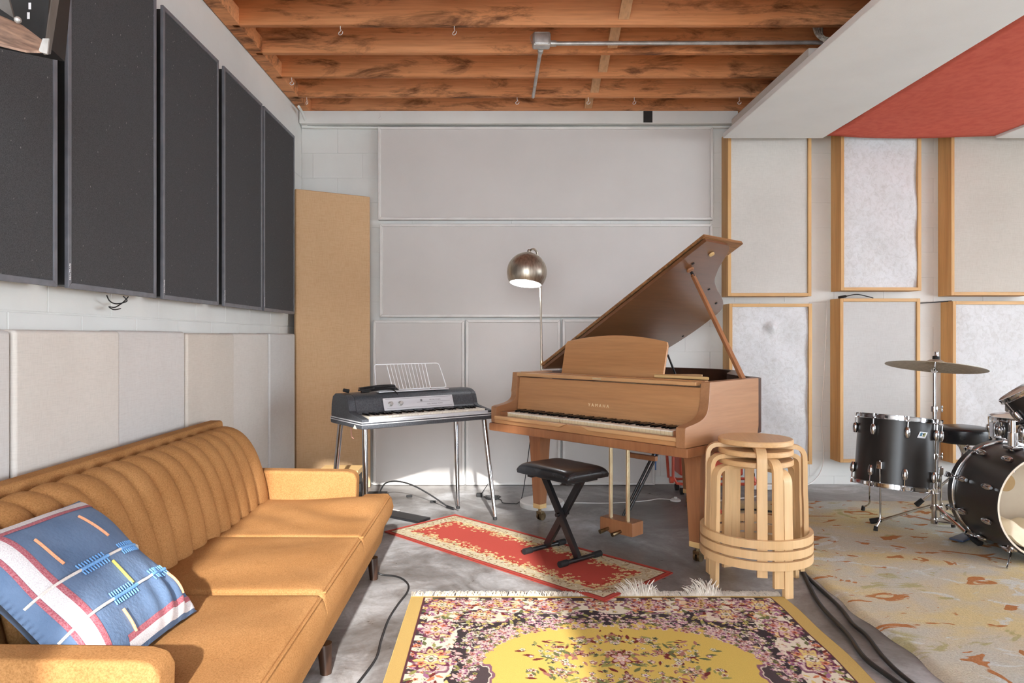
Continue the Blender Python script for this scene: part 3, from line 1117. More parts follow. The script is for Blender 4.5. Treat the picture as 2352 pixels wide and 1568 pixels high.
for k in range(420):                       # flowers along the edge of the golden field
    a = rng.uniform(0, PI / 2) * (1 if rng.random() < 0.5 else 1)
    sx, sy = math.cos(a) ** (2 / 3.4), math.sin(a) ** (2 / 4.0)
    q = rng.uniform(0.96, 1.05)
    x, y = half - 0.585 * sx * q, RH / 2 - 1.035 * sy * q
    col, ln, ey = [(PINK, MAUVE, CREAM), (MAUVE, CREAM, PLUM), (CREAM, PINK, MAUVE), (OLIVE, CHAR, CHAR), ((176, 120, 110), PINK, WINE)][rng.integers(5)]
    for yy in (y, RH - y):
        both(R.flower, x, yy, rng.uniform(0.008, 0.015), col, ln, ey, 5, a)


def sprig(cx, cy, n, sp):
    for _ in range(n):
        x, y = cx + rng.normal(0, sp), cy + rng.normal(0, sp * 0.55)
        if x > half + 0.02:
            x = half
        r = rng.uniform(0.008, 0.018)
        col, ln, ey = [(PINK, PLUM, CREAM), (CREAM, CHAR, MAUVE), (WINE, PINK, PALEY), ((176, 138, 110), CREAM, WINE), (CREAM, OLIVE, GREEN), (GREEN, PALEY, CHAR)][rng.integers(6)]
        ang = rng.uniform(0, PI)
        for yy in (y, RH - y):
            if rng.random() < 0.45:
                R.leaf(x, yy, r * 1.4, r * 0.5, ang, [WINE, OLIVE, GREEN, (170, 116, 104)][rng.integers(4)])
                R.leaf(RW - x, yy, r * 1.4, r * 0.5, PI - ang, [WINE, OLIVE, GREEN, (170, 116, 104)][rng.integers(4)])
            else:
                both(R.flower, x, yy, r, col, ln, ey, 5, ang)


for (x, y, n, sp) in ((0.855, 0.44, 26, 0.05), (0.74, 0.47, 20, 0.035), (0.66, 0.52, 34, 0.055), (0.60, 0.60, 34, 0.055), (0.70, 0.58, 20, 0.04),
                      (0.855, 0.60, 26, 0.035), (0.78, 0.66, 20, 0.04), (0.62, 0.72, 44, 0.06), (0.70, 0.80, 30, 0.05), (0.855, 0.78, 50, 0.07),
                      (0.60, 0.95, 40, 0.07), (0.75, 1.0, 70, 0.09), (0.855, 1.1, 90, 0.10), (0.65, 1.2, 70, 0.09), (0.8, 1.3, 120, 0.12)):
    sprig(x, y, n, sp)
for y in (0.62, 0.85, 1.1, 1.35):
    for yy in (y, RH - y):
        R.flower(half, yy, 0.045, PINK, WINE, CREAM, 6, 0.5, 1.3)
        R.flower(half, yy, 0.022, CREAM, ORANGE, PINK, 6, 0.0, 1.3)
# outlines, then the plain gold selvedge on top
R.a[(xe < 0.068)] = (92, 56, 62)
R.a[(xe < 0.060)] = GOLD2
R.a[(ye < 0.020) & (xe >= 0.060)] = (86, 60, 56)
R.a[(ye < 0.014)] = (206, 170, 92)


def rug_from_raster(name, ras, rows, cols, place, mat, thick):
    xs, ys = ras.x[cols], ras.y[rows]
    nx, ny = len(xs), len(ys)
    XX, YY = np.meshgrid(xs, ys)
    co = place(XX.ravel(), YY.ravel())
    me = bpy.data.meshes.new(name)
    idx = np.arange(nx * ny).reshape(ny, nx)
    q = np.stack([idx[:-1, :-1], idx[:-1, 1:], idx[1:, 1:], idx[1:, :-1]], -1).reshape(-1, 4)
    # skirt down to the floor
    loop = np.concatenate([idx[0, :], idx[1:, -1], idx[-1, -2::-1], idx[-2:0:-1, 0]])
    sk = co[loop].copy()
    sk[:, 2] = np.maximum(0.001, sk[:, 2] - 0.0065)
    n0 = len(co)
    co = np.concatenate([co, sk])
    L = len(loop)
    a = np.arange(L)
    bq = np.stack([loop, loop[(a + 1) % L], n0 + (a + 1) % L, n0 + a], -1)
    q = np.concatenate([q, bq])
    me.vertices.add(len(co))
    me.vertices.foreach_set('co', co.astype(np.float32).ravel())
    me.loops.add(q.size)
    me.loops.foreach_set('vertex_index', q.astype(np.int32).ravel())
    me.polygons.add(len(q))
    me.polygons.foreach_set('loop_start', (np.arange(len(q)) * 4).astype(np.int32))
    me.update()
    col = s2l(ras.a[rows][:, cols].reshape(-1, 3))
    col = np.concatenate([col, col[loop] * 0.9])
    at = me.color_attributes.new('weave', 'FLOAT_COLOR', 'POINT')
    at.data.foreach_set('color', np.concatenate([col, np.ones((len(col), 1))], 1).astype(np.float32).ravel())
    me.materials.append(MATS[mat])
    me.validate()
    me.shade_smooth()
    return me


rows = np.concatenate([np.arange(0, 320), np.arange(320, R.ny, 3)])
cols = np.arange(R.nx)
RUGX, RUGY = -0.392, 3.205


def place_rug(x, y):
    z = 0.010 + 0.0012 * np.sin(x * 9 + 1) * np.sin(y * 7)
    wob = 0.006 * np.sin(y * 5.2) + 0.004 * np.sin(y * 13)
    ed = np.clip((x - RW * 0.8) / (RW * 0.2), 0, 1)
    wl_ = 0.004 * np.sin(x * 6)
    return np.stack([RUGX + x + wob * ed, RUGY - y + wl_ * np.clip(1 - y / 0.3, 0, 1), z], -1)


rug = thing('oriental_rug', 'golden yellow oriental rug with floral border and white fringe', 'rug', (RUGX + RW / 2, RUGY - RH / 2, 0))
me = rug_from_raster('pile', R, rows, cols, place_rug, 'persian_weave', 0.01)
obj('pile', me, None, rug, True)
b = B()
rf = random.Random(3)
x = RUGX + 0.005
while x < RUGX + RW - 0.01:
    messy = math.exp(-((x - 0.66) / 0.07) ** 2) + math.exp(-((x - 0.965) / 0.06) ** 2)
    n = 1 + (rf.random() < 0.5) + int(messy > 0.25) * 2
    for _ in range(n):
        L = rf.uniform(0.045, 0.075) + 0.03 * messy
        lean = rf.uniform(-0.35, 0.35) + 0.5 * messy * rf.uniform(-1, 1)
        up = 0.008 + messy * rf.uniform(0.0, 0.055)
        w = rf.uniform(0.0012, 0.0022)
        p0 = Vector((x + rf.uniform(-0.004, 0.004), RUGY - 0.002, 0.011))
        p1 = p0 + Vector((lean * L * 0.5, L * 0.55, up * 0.7))
        p2 = p0 + Vector((lean * L, L, max(up - 0.006, -0.008) * (1 if messy > 0.2 else -0.6)))
        p2.z = max(p2.z, 0.002)
        vs_ = []
        for p, ww in ((p0, w * 1.5), (p1, w * 1.2), (p2, w * 0.5)):
            vs_.append((b.bm.verts.new(p + Vector((-ww, 0, 0))), b.bm.verts.new(p + Vector((ww, 0, 0))), b.bm.verts.new(p + Vector((0, 0, ww * 1.6)))))
        for A_, C_ in zip(vs_, vs_[1:]):
            for k in range(3):
                b.bm.faces.new((A_[k], A_[(k + 1) % 3], C_[(k + 1) % 3], C_[k]))
    x += rf.uniform(0.0022, 0.0045)
fr_o = obj('fringe', b, 'fringe_white', rug, True)
fr_o['kind'] = 'stuff'
fr_o['label'] = 'white cotton fringe along the far end of the rug'

# red runner
QW, QH = 1.655, 0.585
Q = Raster(QW, QH, 0.004, (0, 0, 0))
X, Y = np.meshgrid(Q.x, Q.y)
e = np.minimum(np.minimum(X, QW - X), np.minimum(Y, QH - Y))
RED, BEI, BEI2, DKB = (186, 82, 72), (202, 190, 162), (184, 166, 130), (136, 106, 78)
ang = np.arctan2((Y - QH / 2) * 2.2, X - QW / 2)
sc = 0.020 * np.sin(X * 42) * np.sin(Y * 30 + 1) + 0.014 * np.sin(X * 23 + 2)
Q.a[:] = RED
Q.a[e < 0.125 + sc] = BEI2
Q.a[e < 0.112] = BEI
Q.a[e < 0.029] = (128, 58, 52)
Q.a[e < 0.022] = (184, 80, 70)
for _ in range(2600):
    x, y = rng.uniform(0.04, QW - 0.04), rng.uniform(0.04, QH - 0.04)
    d = min(x, QW - x, y, QH - y)
    if d < 0.10:
        Q.leaf(x, y, rng.uniform(0.006, 0.014), 0.004, rng.uniform(0, PI), [BEI2, (226, 214, 186), DKB, (172, 146, 104)][rng.integers(4)])
    elif d < 0.165:
        Q.leaf(x, y, rng.uniform(0.008, 0.017), 0.0055, rng.uniform(0, PI), [(226, 206, 156), (214, 188, 132), (226, 206, 156), (168, 66, 52)][rng.integers(4)])
    elif d < 0.20 and rng.random() < 0.25:
        Q.flower(x, y, 0.010, (228, 206, 158), (214, 186, 130), (190, 110, 70), 5, rng.uniform(0, 6))
qa = math.atan2(-1.164, 1.176)
qc, qs = math.cos(qa), math.sin(qa)
A0 = (-0.279, 4.706)            # far left corner; x runs to the right corner, y runs towards the camera


def place_runner(x, y):
    wx, wy = A0[0] + x * qc + y * qs, A0[1] + x * qs - y * qc
    z = 0.0075 + 0.0025 * np.clip((wx + 0.5), 0, 1) * 0
    over = np.clip((RUGY + 0.09 - wy) / 0.07, 0, 1) * 0.013
    return np.stack([wx, wy, z + over], -1)


runner = thing('red_runner', 'small red runner rug with beige floral border under the bench', 'rug', (0.1, 3.95, 0))
me = rug_from_raster('pile', Q, np.arange(Q.ny), np.arange(Q.nx), lambda x, y: place_runner(x, y), 'runner_weave', 0.01)
obj('pile', me, None, runner, True)

# pale splashed rug under the drums


def splash(u, v):
    x = 1.565 + u * 3.0
    y = 1.2 + v * 3.89
    x += 0.010 * math.sin(v * 37) * (1 - u) ** 6 + 0.006 * math.sin(v * 90) * (1 - u) ** 8
    y += 0.012 * math.sin(u * 25) * v ** 8
    z = 0.016
    if u in (0.0, 1.0) or v in (0.0, 1.0):
        z = 0.001
    elif u < 0.012 or v > 0.988:
        z = 0.012
    return (x, y, z)


b = B()
b.grid(splash, 150, 190)
tag(obj('splash_rug', b, 'splash_rug', angle=80), 'pale cream rug with orange and green splashes under the drum kit', 'rug')

# ------------------------------------------------------------------ sofa
SF = 'sofa_cloth'
sofa = thing('sofa', 'long mustard orange three seat sofa with channel tufted back', 'sofa', (-1.0, 2.48, 0))
obj('base', B().prism([(-1.42, 0.10), (-0.66, 0.10), (-0.615, 0.112), (-0.585, 0.16), (-0.558, 0.295), (-1.42, 0.295)], 1.40, 3.56, 'y', 0.012), SF, sofa, True)
obj('back_frame', B().prism([(-1.33, 0.16), (-1.375, 0.70), (-1.385, 0.782), (-1.455, 0.782), (-1.462, 0.70), (-1.44, 0.16)], 1.43, 3.53, 'y', 0.012, seg=3), SF, sofa, True)


def poly_dist(px, py, poly):
    d = 1e9
    n = len(poly)
    for i in range(n):
        ax, ay = poly[i]
        bx_, by_ = poly[(i + 1) % n]
        vx, vy = bx_ - ax, by_ - ay
        t = max(0, min(1, ((px - ax) * vx + (py - ay) * vy) / (vx * vx + vy * vy)))
        d = min(d, math.hypot(px - ax - t * vx, py - ay - t * vy))
    return d


def cushion(poly, z0, zt, crown, extra=None, r=0.026):
    xs = sorted({round(p[0], 4) for p in poly})
    ys = sorted({round(p[1], 4) for p in poly})

    def fill(v):
        out = []
        for a_, c_ in zip(v, v[1:]):
            n_ = max(2, int((c_ - a_) / 0.014))
            out += [a_ + (c_ - a_) * k / n_ for k in range(n_)]
        return out + [v[-1]]
    gx, gy = fill(xs), fill(ys)

    def inside(px, py):
        c_ = False
        n_ = len(poly)
        for i in range(n_):
            (ax, ay), (bx_, by_) = poly[i], poly[i - 1]
            if (ay > py) != (by_ > py) and px < (bx_ - ax) * (py - ay) / (by_ - ay) + ax:
                c_ = not c_
        return c_
    b = B()
    vt = {}

    def V(i, j):
        if (i, j) not in vt:
            px, py = gx[i], gy[j]
            d = poly_dist(px, py, poly)
            k = min(d, r) / r
            h = zt - r + r * math.sqrt(max(0, 1 - (1 - k) ** 2)) + crown * min(1, d / 0.22) ** 0.8
            if extra:
                h += extra(px, py, d)
            vt[(i, j)] = b.bm.verts.new((px, py, h))
        return vt[(i, j)]
    for i in range(len(gx) - 1):
        for j in range(len(gy) - 1):
            if inside((gx[i] + gx[i + 1]) / 2, (gy[j] + gy[j + 1]) / 2):
                b.bm.faces.new((V(i, j), V(i + 1, j), V(i + 1, j + 1), V(i, j + 1)))
    be = [e_ for e_ in b.bm.edges if e_.is_boundary]
    ex_ = bmesh.ops.extrude_edge_only(b.bm, edges=be)
    nv = [g for g in ex_['geom'] if isinstance(g, bmesh.types.BMVert)]
    for v in nv:
        v.co.z = (zt + z0) / 2 - 0.01
        cxx, cyy = sum(xs) / len(xs), sum(ys) / len(ys)
        v.co.x += 0.010 if v.co.x > -0.6 else 0
    be = [e_ for e_ in b.bm.edges if e_.is_boundary]
    ex_ = bmesh.ops.extrude_edge_only(b.bm, edges=be)
    for g in ex_['geom']:
        if isinstance(g, bmesh.types.BMVert):
            g.co.z = z0
            g.co.x -= 0.010 if g.co.x > -0.6 else 0
    return b


xb_, xa_, xf_ = -1.15, -0.685, -0.535
c1 = [(xb_, 1.515), (xa_, 1.515), (xa_, 1.40), (xf_, 1.40), (xf_, 2.165), (xb_, 2.165)]
c2 = [(xb_, 2.170), (xf_, 2.170), (xf_, 2.790), (xb_, 2.790)]
c3 = [(xb_, 2.795), (xf_, 2.795), (xf_, 3.560), (xa_, 3.560), (xa_, 3.445), (xb_, 3.445)]


def wrinkle(x, y, d):
    k = min(1, d / 0.06)
    w = 0.004 * math.sin(26 * y + 5 * x + 3 * math.sin(7 * x)) * math.exp(-((y - 3.08) / 0.2) ** 2)
    lift = 0.030 * math.exp(-((y - 3.30) / 0.16) ** 2) * (0.6 + 0.4 * math.sin(9 * x + 1.2))
    front = 0.006 * max(0, (x + 0.85) / 0.3) ** 2 * max(0, (y - 3.2) / 0.35)
    return k * w + k ** 0.5 * lift + front


def wr2(x, y, d):
    return 0.003 * math.sin(19 * y - 6 * x) * min(1, d / 0.08)


obj('seat_cushion', cushion(c1, 0.296, 0.405, 0.016, wr2), SF, sofa, True, angle=50)
obj('seat_cushion', cushion(c2, 0.296, 0.405, 0.018, wr2), SF, sofa, True, angle=50)
obj('seat_cushion', cushion(c3, 0.296, 0.400, 0.012, wrinkle), SF, sofa, True, angle=50)
for pol, zt_ in ((c1, 0.405), (c2, 0.405), (c3, 0.400)):
    cc = [c for c in sofa.children if c.name.startswith('seat_cushion')][(c1, c2, c3).index(pol)]
    x1_ = max(p[0] for p in pol) - 0.006
    ya_, yb_ = min(p[1] for p in pol) + 0.006, max(p[1] for p in pol) - 0.006
    xk = -0.67 if pol is not c2 else xb_ + 0.03
    pth = [(xk, ya_, zt_ - 0.008), (x1_ - 0.02, ya_, zt_ - 0.008), (x1_, ya_ + 0.02, zt_ - 0.008)]
    pth += [(x1_, ya_ + 0.02 + (yb_ - ya_ - 0.04) * k / 12, zt_ - 0.008 + (0.004 * max(0, (ya_ + (yb_ - ya_) * k / 12 - 3.2) / 0.35) if pol is c3 else 0)) for k in range(1, 12)]
    pth += [(x1_, yb_ - 0.02, zt_ - 0.008), (x1_ - 0.02, yb_, zt_ - 0.008), (xk, yb_, zt_ - 0.008)]
    obj('piping', B().tube(pth, 0.0045, 7), SF, cc, True)
for ya, yb in ((1.425, 1.512), (3.448, 3.535)):
    pr = [(-1.40, 0.20), (-0.70, 0.20), (-0.692, 0.50), (-0.705, 0.527), (-0.74, 0.536), (-1.40, 0.545)]
    obj('arm', B().prism(pr, ya, yb, 'y', 0.014, seg=3), SF, sofa, True)
prof = spline([(-1.125, 0, 0.33), (-1.135, 0, 0.42), (-1.160, 0, 0.53), (-1.200, 0, 0.64), (-1.252, 0, 0.715), (-1.312, 0, 0.748), (-1.358, 0, 0.742), (-1.375, 0, 0.70)], 5)
seams = [1.515]
rs_ = random.Random(5)
while seams[-1] < 3.40:
    seams.append(min(3.445, seams[-1] + rs_.uniform(0.108, 0.126)))
if seams[-1] < 3.445:
    seams[-1] = 3.445
b = B()
cols_ = []
for a_, c_ in zip(seams, seams[1:]):
    for k in range(9):
        t_ = k / 9
        cols_.append((a_ + (c_ - a_) * t_, math.sin(PI * t_) ** 0.48, False))
cols_.append((seams[-1], 0, True))
gr = []
n_ = len(prof)
for (yy, bul, _) in cols_:
    line = []
    for i, p in enumerate(prof):
        d = prof[min(i + 1, n_ - 1)] - prof[max(i - 1, 0)]
        nrm = Vector((d.z, 0, -d.x)).normalized()
        if nrm.x < 0 and nrm.z < 0:
            nrm = -nrm
        s_ = i / (n_ - 1)
        w_ = 0.006 * math.sin(7 * s_ + yy * 9)
        amp = 0.031 * math.sin(PI * min(1, 0.08 + s_ * 0.96)) ** 0.5
        q = p + nrm * (amp * (bul - 0.15))
        inner = 0.0 if yy in (seams[0], seams[-1]) else w_
        line.append(b.bm.verts.new((q.x, yy + inner, q.z)))
    gr.append(line)
for A_, C_ in zip(gr, gr[1:]):
    for i in range(n_ - 1):
        b.bm.faces.new((A_[i], C_[i], C_[i + 1], A_[i + 1]))
b.bm.faces.new(gr[0])
b.bm.faces.new(gr[-1][::-1])
obj('tufted_back', b, SF, sofa, True, angle=42)
for (x, y) in ((-0.615, 3.46), (-0.615, 2.49), (-0.615, 1.50), (-1.36, 3.46), (-1.36, 2.49), (-1.36, 1.50)):
    obj('leg', B().cyl((x, y, 0.108), (x + 0.006, y, 0.0), 0.027, 0.020, 12), 'leg_dark', sofa, True)

# blue cushion
pD, pA, pB = Vector((-1.225, 1.53, 0.735)), Vector((-1.215, 2.03, 0.725)), Vector((-0.850, 1.975, 0.425))
eP, eQ = pA - pD, pB - pA
nP = eP.cross(eQ).normalized()
if nP.x < 0:
    nP = -nP


def pil(p, q, side=1.0):
    u, v = 2 * p - 1, 2 * q - 1
    pin = 0.045
    pp = 0.5 + 0.5 * u * (1 - pin * (1 - v * v) * 1.0)
    qq = 0.5 + 0.5 * v * (1 - pin * (1 - u * u) * 1.0)
    base = pD + eP * pp + eQ * qq
    t = max(0, (1 - u ** 4)) * max(0, (1 - v ** 4))
    h = 0.076 * t ** 0.62
    h += 0.006 * math.sin(9 * p + 5 * q) * math.sin(7 * q - 2 * p) * min(1, 3 * t)
    cr = math.exp(-((p - 0.80) / 0.20) ** 2 - ((q - 0.86) / 0.16) ** 2)
    h += 0.008 * cr * math.sin(46 * p + 8 * q)
    return base + nP * (h * side)


cush = thing('blue_cushion', 'square blue cushion with woven white bands and stitched dashes on the sofa', 'cushion', tuple(pD + eP * 0.5 + eQ * 0.95 - Vector((0, 0, 0.03))))
b = B()
g1 = b.grid(lambda p, q: pil(p, q, 1.0), 60, 60)
g2 = b.grid(lambda p, q: pil(p, q, -0.8), 30, 30)
bmesh.ops.remove_doubles(b.bm, verts=b.bm.verts[:], dist=0.0005)
obj('cushion_cover', b, 'denim_blue', cush, True, angle=60)


def strip(name, p0, q0, p1, q1, wd, mat, lift=0.0022, n=40):
    """flat ribbon laid on the cushion face"""
    b = B()
    d = Vector((p1 - p0, q1 - q0))
    nn = Vector((-d.y, d.x)).normalized() * wd / 2
    gt = []
    for i in range(n + 1):
        t = i / n
        row = []
        for s_ in (-1, 0, 1):
            p, q = p0 + d.x * t + nn.x * s_, q0 + d.y * t + nn.y * s_
            p, q = min(max(p, 0.004), 0.996), min(max(q, 0.004), 0.996)
            row.append(b.bm.verts.new(pil(p, q) + nP * (lift if s_ == 0 else lift * 0.6)))
        gt.append(row)
    for A_, C_ in zip(gt, gt[1:]):
        for k in range(2):
            b.bm.faces.new((A_[k], A_[k + 1], C_[k + 1], C_[k]))
    return obj(name, b, mat, cush, True, angle=60)


def cordage(name, p0, q0, p1, q1, r, mat, n=26):
    b = B()
    b.tube([pil(p0 + (p1 - p0) * i / n, q0 + (q1 - q0) * i / n) + nP * r * 0.7 for i in range(n + 1)], r, 7)
    return obj(name, b, mat, cush, True)


strip('woven_band', 0.02, 0.055, 0.98, 0.055, 0.050, 'band_white')
strip('band_edging', 0.02, 0.095, 0.98, 0.095, 0.026, 'band_red')
strip('woven_band', 0.105, 0.12, 0.105, 0.99, 0.075, 'band_white', 0.0030)
strip('band_edging', 0.160, 0.11, 0.160, 0.99, 0.036, 'band_red', 0.0026)
strip('band_edging', 0.058, 0.11, 0.058, 0.99, 0.018, 'band_red', 0.0026)
strip('band_edging', 0.30, 0.925, 0.99, 0.925, 0.030, 'band_red')
strip('woven_band', 0.30, 0.962, 0.99, 0.962, 0.044, 'band_white')
for q in (0.49, 0.72):
    cordage('white_cord', 0.015, q, 0.985, q, 0.0036, 'cord_white', 50)
for (p0, p1, q) in ((0.32, 0.54, 0.49), (0.66, 0.84, 0.49), (0.34, 0.56, 0.72), (0.70, 0.86, 0.72)):
    cordage('blue_cord', p0, q, p1, q, 0.0046, 'cord_blue')
    b = B()
    k = p0
    while k < p1:
        for sg in (-1, 1):
            b.tube([pil(k, q + sg * 0.012) + nP * 0.003, pil(k, q + sg * 0.038) + nP * 0.003], 0.0017, 5)
        k += 0.022
    o = obj('blue_stitching', b, 'cord_blue', cush, True)
    o['kind'] = 'stuff'
for (p, q0, q1, mt) in ((0.66, 0.17, 0.38, 'cord_orange'), (0.27, 0.21, 0.41, 'cord_orange'), (0.54, 0.53, 0.70, 'cord_yellow'), (0.36, 0.79, 0.92, 'cord_orange'), (0.84, 0.75, 0.90, 'cord_orange')):
    cordage('stitched_dash', p, q0, p + 0.01, q1, 0.0037, mt)

# ------------------------------------------------------------------ grand piano
PAN = math.radians(-47.106)
piano = thing('grand_piano', 'walnut baby grand piano with its lid propped open', 'piano', (0.4845, 4.019, 0), PAN)
WN = 'walnut'
HW = 0.735
obj('keybed', B().box(-HW + 0.01, HW, -0.055, 0.62, 0.600, 0.651, 0.008), 'walnut_z', piano)
cheek = spline([(-0.074, 0, 0.652), (-0.074, 0, 0.738), (-0.062, 0, 0.756), (0.0, 0, 0.765), (0.06, 0, 0.776), (0.106, 0, 0.793), (0.134, 0, 0.820), (0.148, 0, 0.862), (0.155, 0, 0.91), (0.160, 0, 0.970)], 5)
ch = [(p.x, p.z) for p in cheek]
obj('right_side', B().prism(ch + [(0.68, 0.972), (0.686, 0.968), (0.686, 0.70), (0.672, 0.652)], 0.680, HW, 'x', 0.004), 'walnut_y', piano)
chl = [(p.x + 0.040 * (1 if p.z < 0.75 else max(0, 1 - (p.z - 0.75) / 0.1)), p.z) for p in cheek]
obj('left_side', B().prism(chl + [(0.50, 0.972), (0.50, 0.652)], -0.725, -0.675, 'x', 0.004), 'walnut_y', piano)
obj('key_block', B().box(0.615, 0.680, 0.004, 0.15, 0.69, 0.722, 0.003), 'walnut_z', piano)
obj('key_block', B().box(-0.675, -0.615, 0.004, 0.15, 0.69, 0.722, 0.003), 'walnut_z', piano)
obj('key_slip', B().box(-0.68, 0.68, -0.046, -0.006, 0.651, 0.697, 0.004), WN, piano)
for xa, xb in ((-0.665, -0.055), (0.055, 0.675)):
    pts = [(xa, 0.700), (xb, 0.700), (xb - (0.05 if xa < 0 else 0), 0.678), (xa + (0.05 if xa > 0 else 0), 0.678)]
    obj('slip_moulding', B().prism(pts, -0.064, -0.044, 'y', 0.005), 'walnut_light', piano)
wk = mesh_of('white_key', B().box(-0.01125, 0.01125, 0.002, 0.15, 0.714, 0.7215, 0.001))
wk.materials.append(MATS['ivory'])
wf = mesh_of('key_front', B().box(-0.0110, 0.0110, 0.0028, 0.10, 0.694, 0.7142, 0.0006))
wf.materials.append(MATS['key_front'])
bk = mesh_of('black_key', B().prism([(0.050, 0.7215), (0.056, 0.7335), (0.15, 0.7335), (0.15, 0.7215)], -0.0055, 0.0055, 'x', 0.0012))
bk.materials.append(MATS['black_gloss'])
keys = bpy.data.objects.new('keyboard', None)
COL.objects.link(keys)
keys.parent = piano
for k in range(52):
    x = -0.611 + (k + 0.5) * 0.0235
    o = bpy.data.objects.new('white_key', wk)
    COL.objects.link(o)
    o.parent = keys
    o.location = (x, 0, 0)
    o = bpy.data.objects.new('key_front', wf)
    COL.objects.link(o)
    o.parent = keys
    o.location = (x, 0, 0)
    nm = 'ABCDEFG'[k % 7]
    if nm in 'ACDFG' and k < 51:
        o = bpy.data.objects.new('black_key', bk)
        COL.objects.link(o)
        o.parent = keys
        o.location = (x + 0.01175, 0, 0)
M = Matrix.Translation((0, 0.152, 0.728)) @ Matrix.Rotation(math.radians(-6), 4, 'X')
obj('fallboard', B().box(-0.672, 0.678, 0, 0.02, 0, 0.212, 0.004, M), WN, piano)
obj('top_rail', B().box(-0.675, 0.66, 0.148, 0.192, 0.946, 0.968, 0.005), 'walnut_light', piano)
obj('rail_cap', B().box(-0.675, 0.69, 0.186, 0.225, 0.955, 0.974, 0.004), WN, piano)
obj('lock_plate', B().box(-0.032, 0.032, 0.1465, 0.1485, 0.952, 0.962, 0.001), 'brass', piano)
lt = text_mesh('YAMAHA', 0.026, 0.0006, 1.75)
lt.materials.append(MATS['letter_brass'])
o = obj('maker_lettering', lt, None, piano)
o.matrix_local = Matrix.Translation((0.005, 0.1585, 0.797)) @ Matrix.Rotation(math.radians(84 + 0), 4, 'X')
# curved rim
out = spline([(HW, 0.66, 0), (HW - 0.012, 0.74, 0), (0.66, 0.82, 0), (0.52, 0.93, 0), (0.38, 1.08, 0), (0.29, 1.26, 0), (0.20, 1.46, 0), (0.06, 1.59, 0),
              (-0.14, 1.64, 0), (-0.40, 1.62, 0), (-0.60, 1.54, 0), (-0.70, 1.42, 0), (-0.728, 1.25, 0), (-0.728, 0.95, 0), (-0.728, 0.50, 0)], 6)
b = B()
ring = []
n_ = len(out)
for i, p in enumerate(out):
    d = (out[min(i + 1, n_ - 1)] - out[max(i - 1, 0)]).normalized()
    inn = Vector((-d.y, d.x, 0)) * 0.048
    ring.append([b.bm.verts.new((p.x, p.y, z)) for z in (0.66, 0.968)] + [b.bm.verts.new((p.x + inn.x, p.y + inn.y, z)) for z in (0.968, 0.66)])
for A_, C_ in zip(ring, ring[1:]):
    for k in range(4):
        b.bm.faces.new((A_[k], A_[(k + 1) % 4], C_[(k + 1) % 4], C_[k]))
b.bm.faces.new(ring[0])
b.bm.faces.new(ring[-1][::-1])
obj('rim', b, 'walnut_dark', piano)
inner = [(p.x * 0.97, 0.60 + (p.y - 0.60) * 0.97) for p in out]
poly = [(0.70, 0.24)] + inner + [(-0.70, 0.24)]
obj('soundboard', B().prism(poly, 0.70, 0.715, 'z'), 'walnut_dark', piano)
obj('iron_plate', B().prism([(x * 0.95, 0.33 + (y - 0.3) * 0.93) for x, y in poly], 0.845, 0.862, 'z'), 'gold_plate', piano)
obj('pin_block', B().box(-0.66, 0.66, 0.26, 0.44, 0.862, 0.90, 0.004), 'gold_plate', piano)
for k in range(36):
    x = -0.60 + k * 0.034
    yl = 0.5 + (1.05 if x < -0.1 else 1.05 - (x + 0.1) * 1.25)
    obj('string', B().cyl((x, 0.42, 0.885), (x, max(yl, 0.72), 0.880), 0.0012, seg=5), 'brass', piano)
# lid
LA = math.radians(31.3)
LM = Matrix.Translation((-0.728, 0, 0.978)) @ Matrix.Rotation(-LA, 4, 'Y')
lid_o = spline([(1.475, 0.70, 0), (1.45, 0.77, 0), (1.36, 0.85, 0), (1.26, 0.93, 0), (1.15, 1.05, 0), (1.06, 1.21, 0), (0.99, 1.37, 0), (0.92, 1.51, 0), (0.84, 1.62, 0), (0.74, 1.665, 0), (0.52, 1.69, 0), (0.28, 1.665, 0), (0.12, 1.58, 0), (0.03, 1.44, 0), (0.0, 1.25, 0)], 5)
pts = [(0.0, 0.466), (1.478, 0.466)] + [(p.x, p.y) for p in lid_o]
obj('lid', B().prism(pts, 0.0, 0.021, 'z', 0.003, LM), 'walnut_dark', piano)
piano_lid = [c for c in piano.children if c.name.startswith('lid')][0]
piano_lid.data.materials.clear()
piano_lid.data.materials.append(MATS['lid_walnut'])
obj('front_flap', B().prism([(0.0, 0.462), (1.487, 0.462), (1.487, 0.90), (0.0, 0.90)], 0.023, 0.044, 'z', 0.003, LM), 'plywood_edge', piano)
obj('flap_hinge', B().box(0.03, 1.46, 0.458, 0.463, 0.020, 0.025, 0.001, LM), 'bronze', piano)
obj('lid_stop', B().lathe([(0, -0.014), (0.016, -0.013), (0.018, -0.004), (0.010, 0.0)], 14, LM @ Matrix.Translation((1.387, 0.651, 0))), 'maple_pale', piano)
for (dd, yy) in ((1.28, 0.60), (1.05, 1.12), (0.90, 1.44), (0.45, 1.62)):
    obj('rubber_bumper', B().cyl((dd, yy, -0.005), (dd, yy, 0.0), 0.009, seg=10, M=LM), 'black_rubber', piano)
ptop = LM @ Vector((1.233, 0.626, -0.028))
pbot = Vector((0.700, 0.583, 0.955))
M = frame_matrix((ptop + pbot) / 2, (0.25, 1, 0), ptop - pbot)
L_ = (ptop - pbot).length / 2
prop = obj('lid_prop', B().prism([(-0.016, -L_), (0.016, -L_), (0.011, L_ - 0.02), (-0.011, L_ - 0.02)], -0.010, 0.010, 'z', 0.003, M), 'walnut_z', piano)
obj('prop_tip', B().cyl(tuple(pbot + (ptop - pbot) * 0.955), tuple(ptop), 0.012, 0.009), 'black_metal', prop)
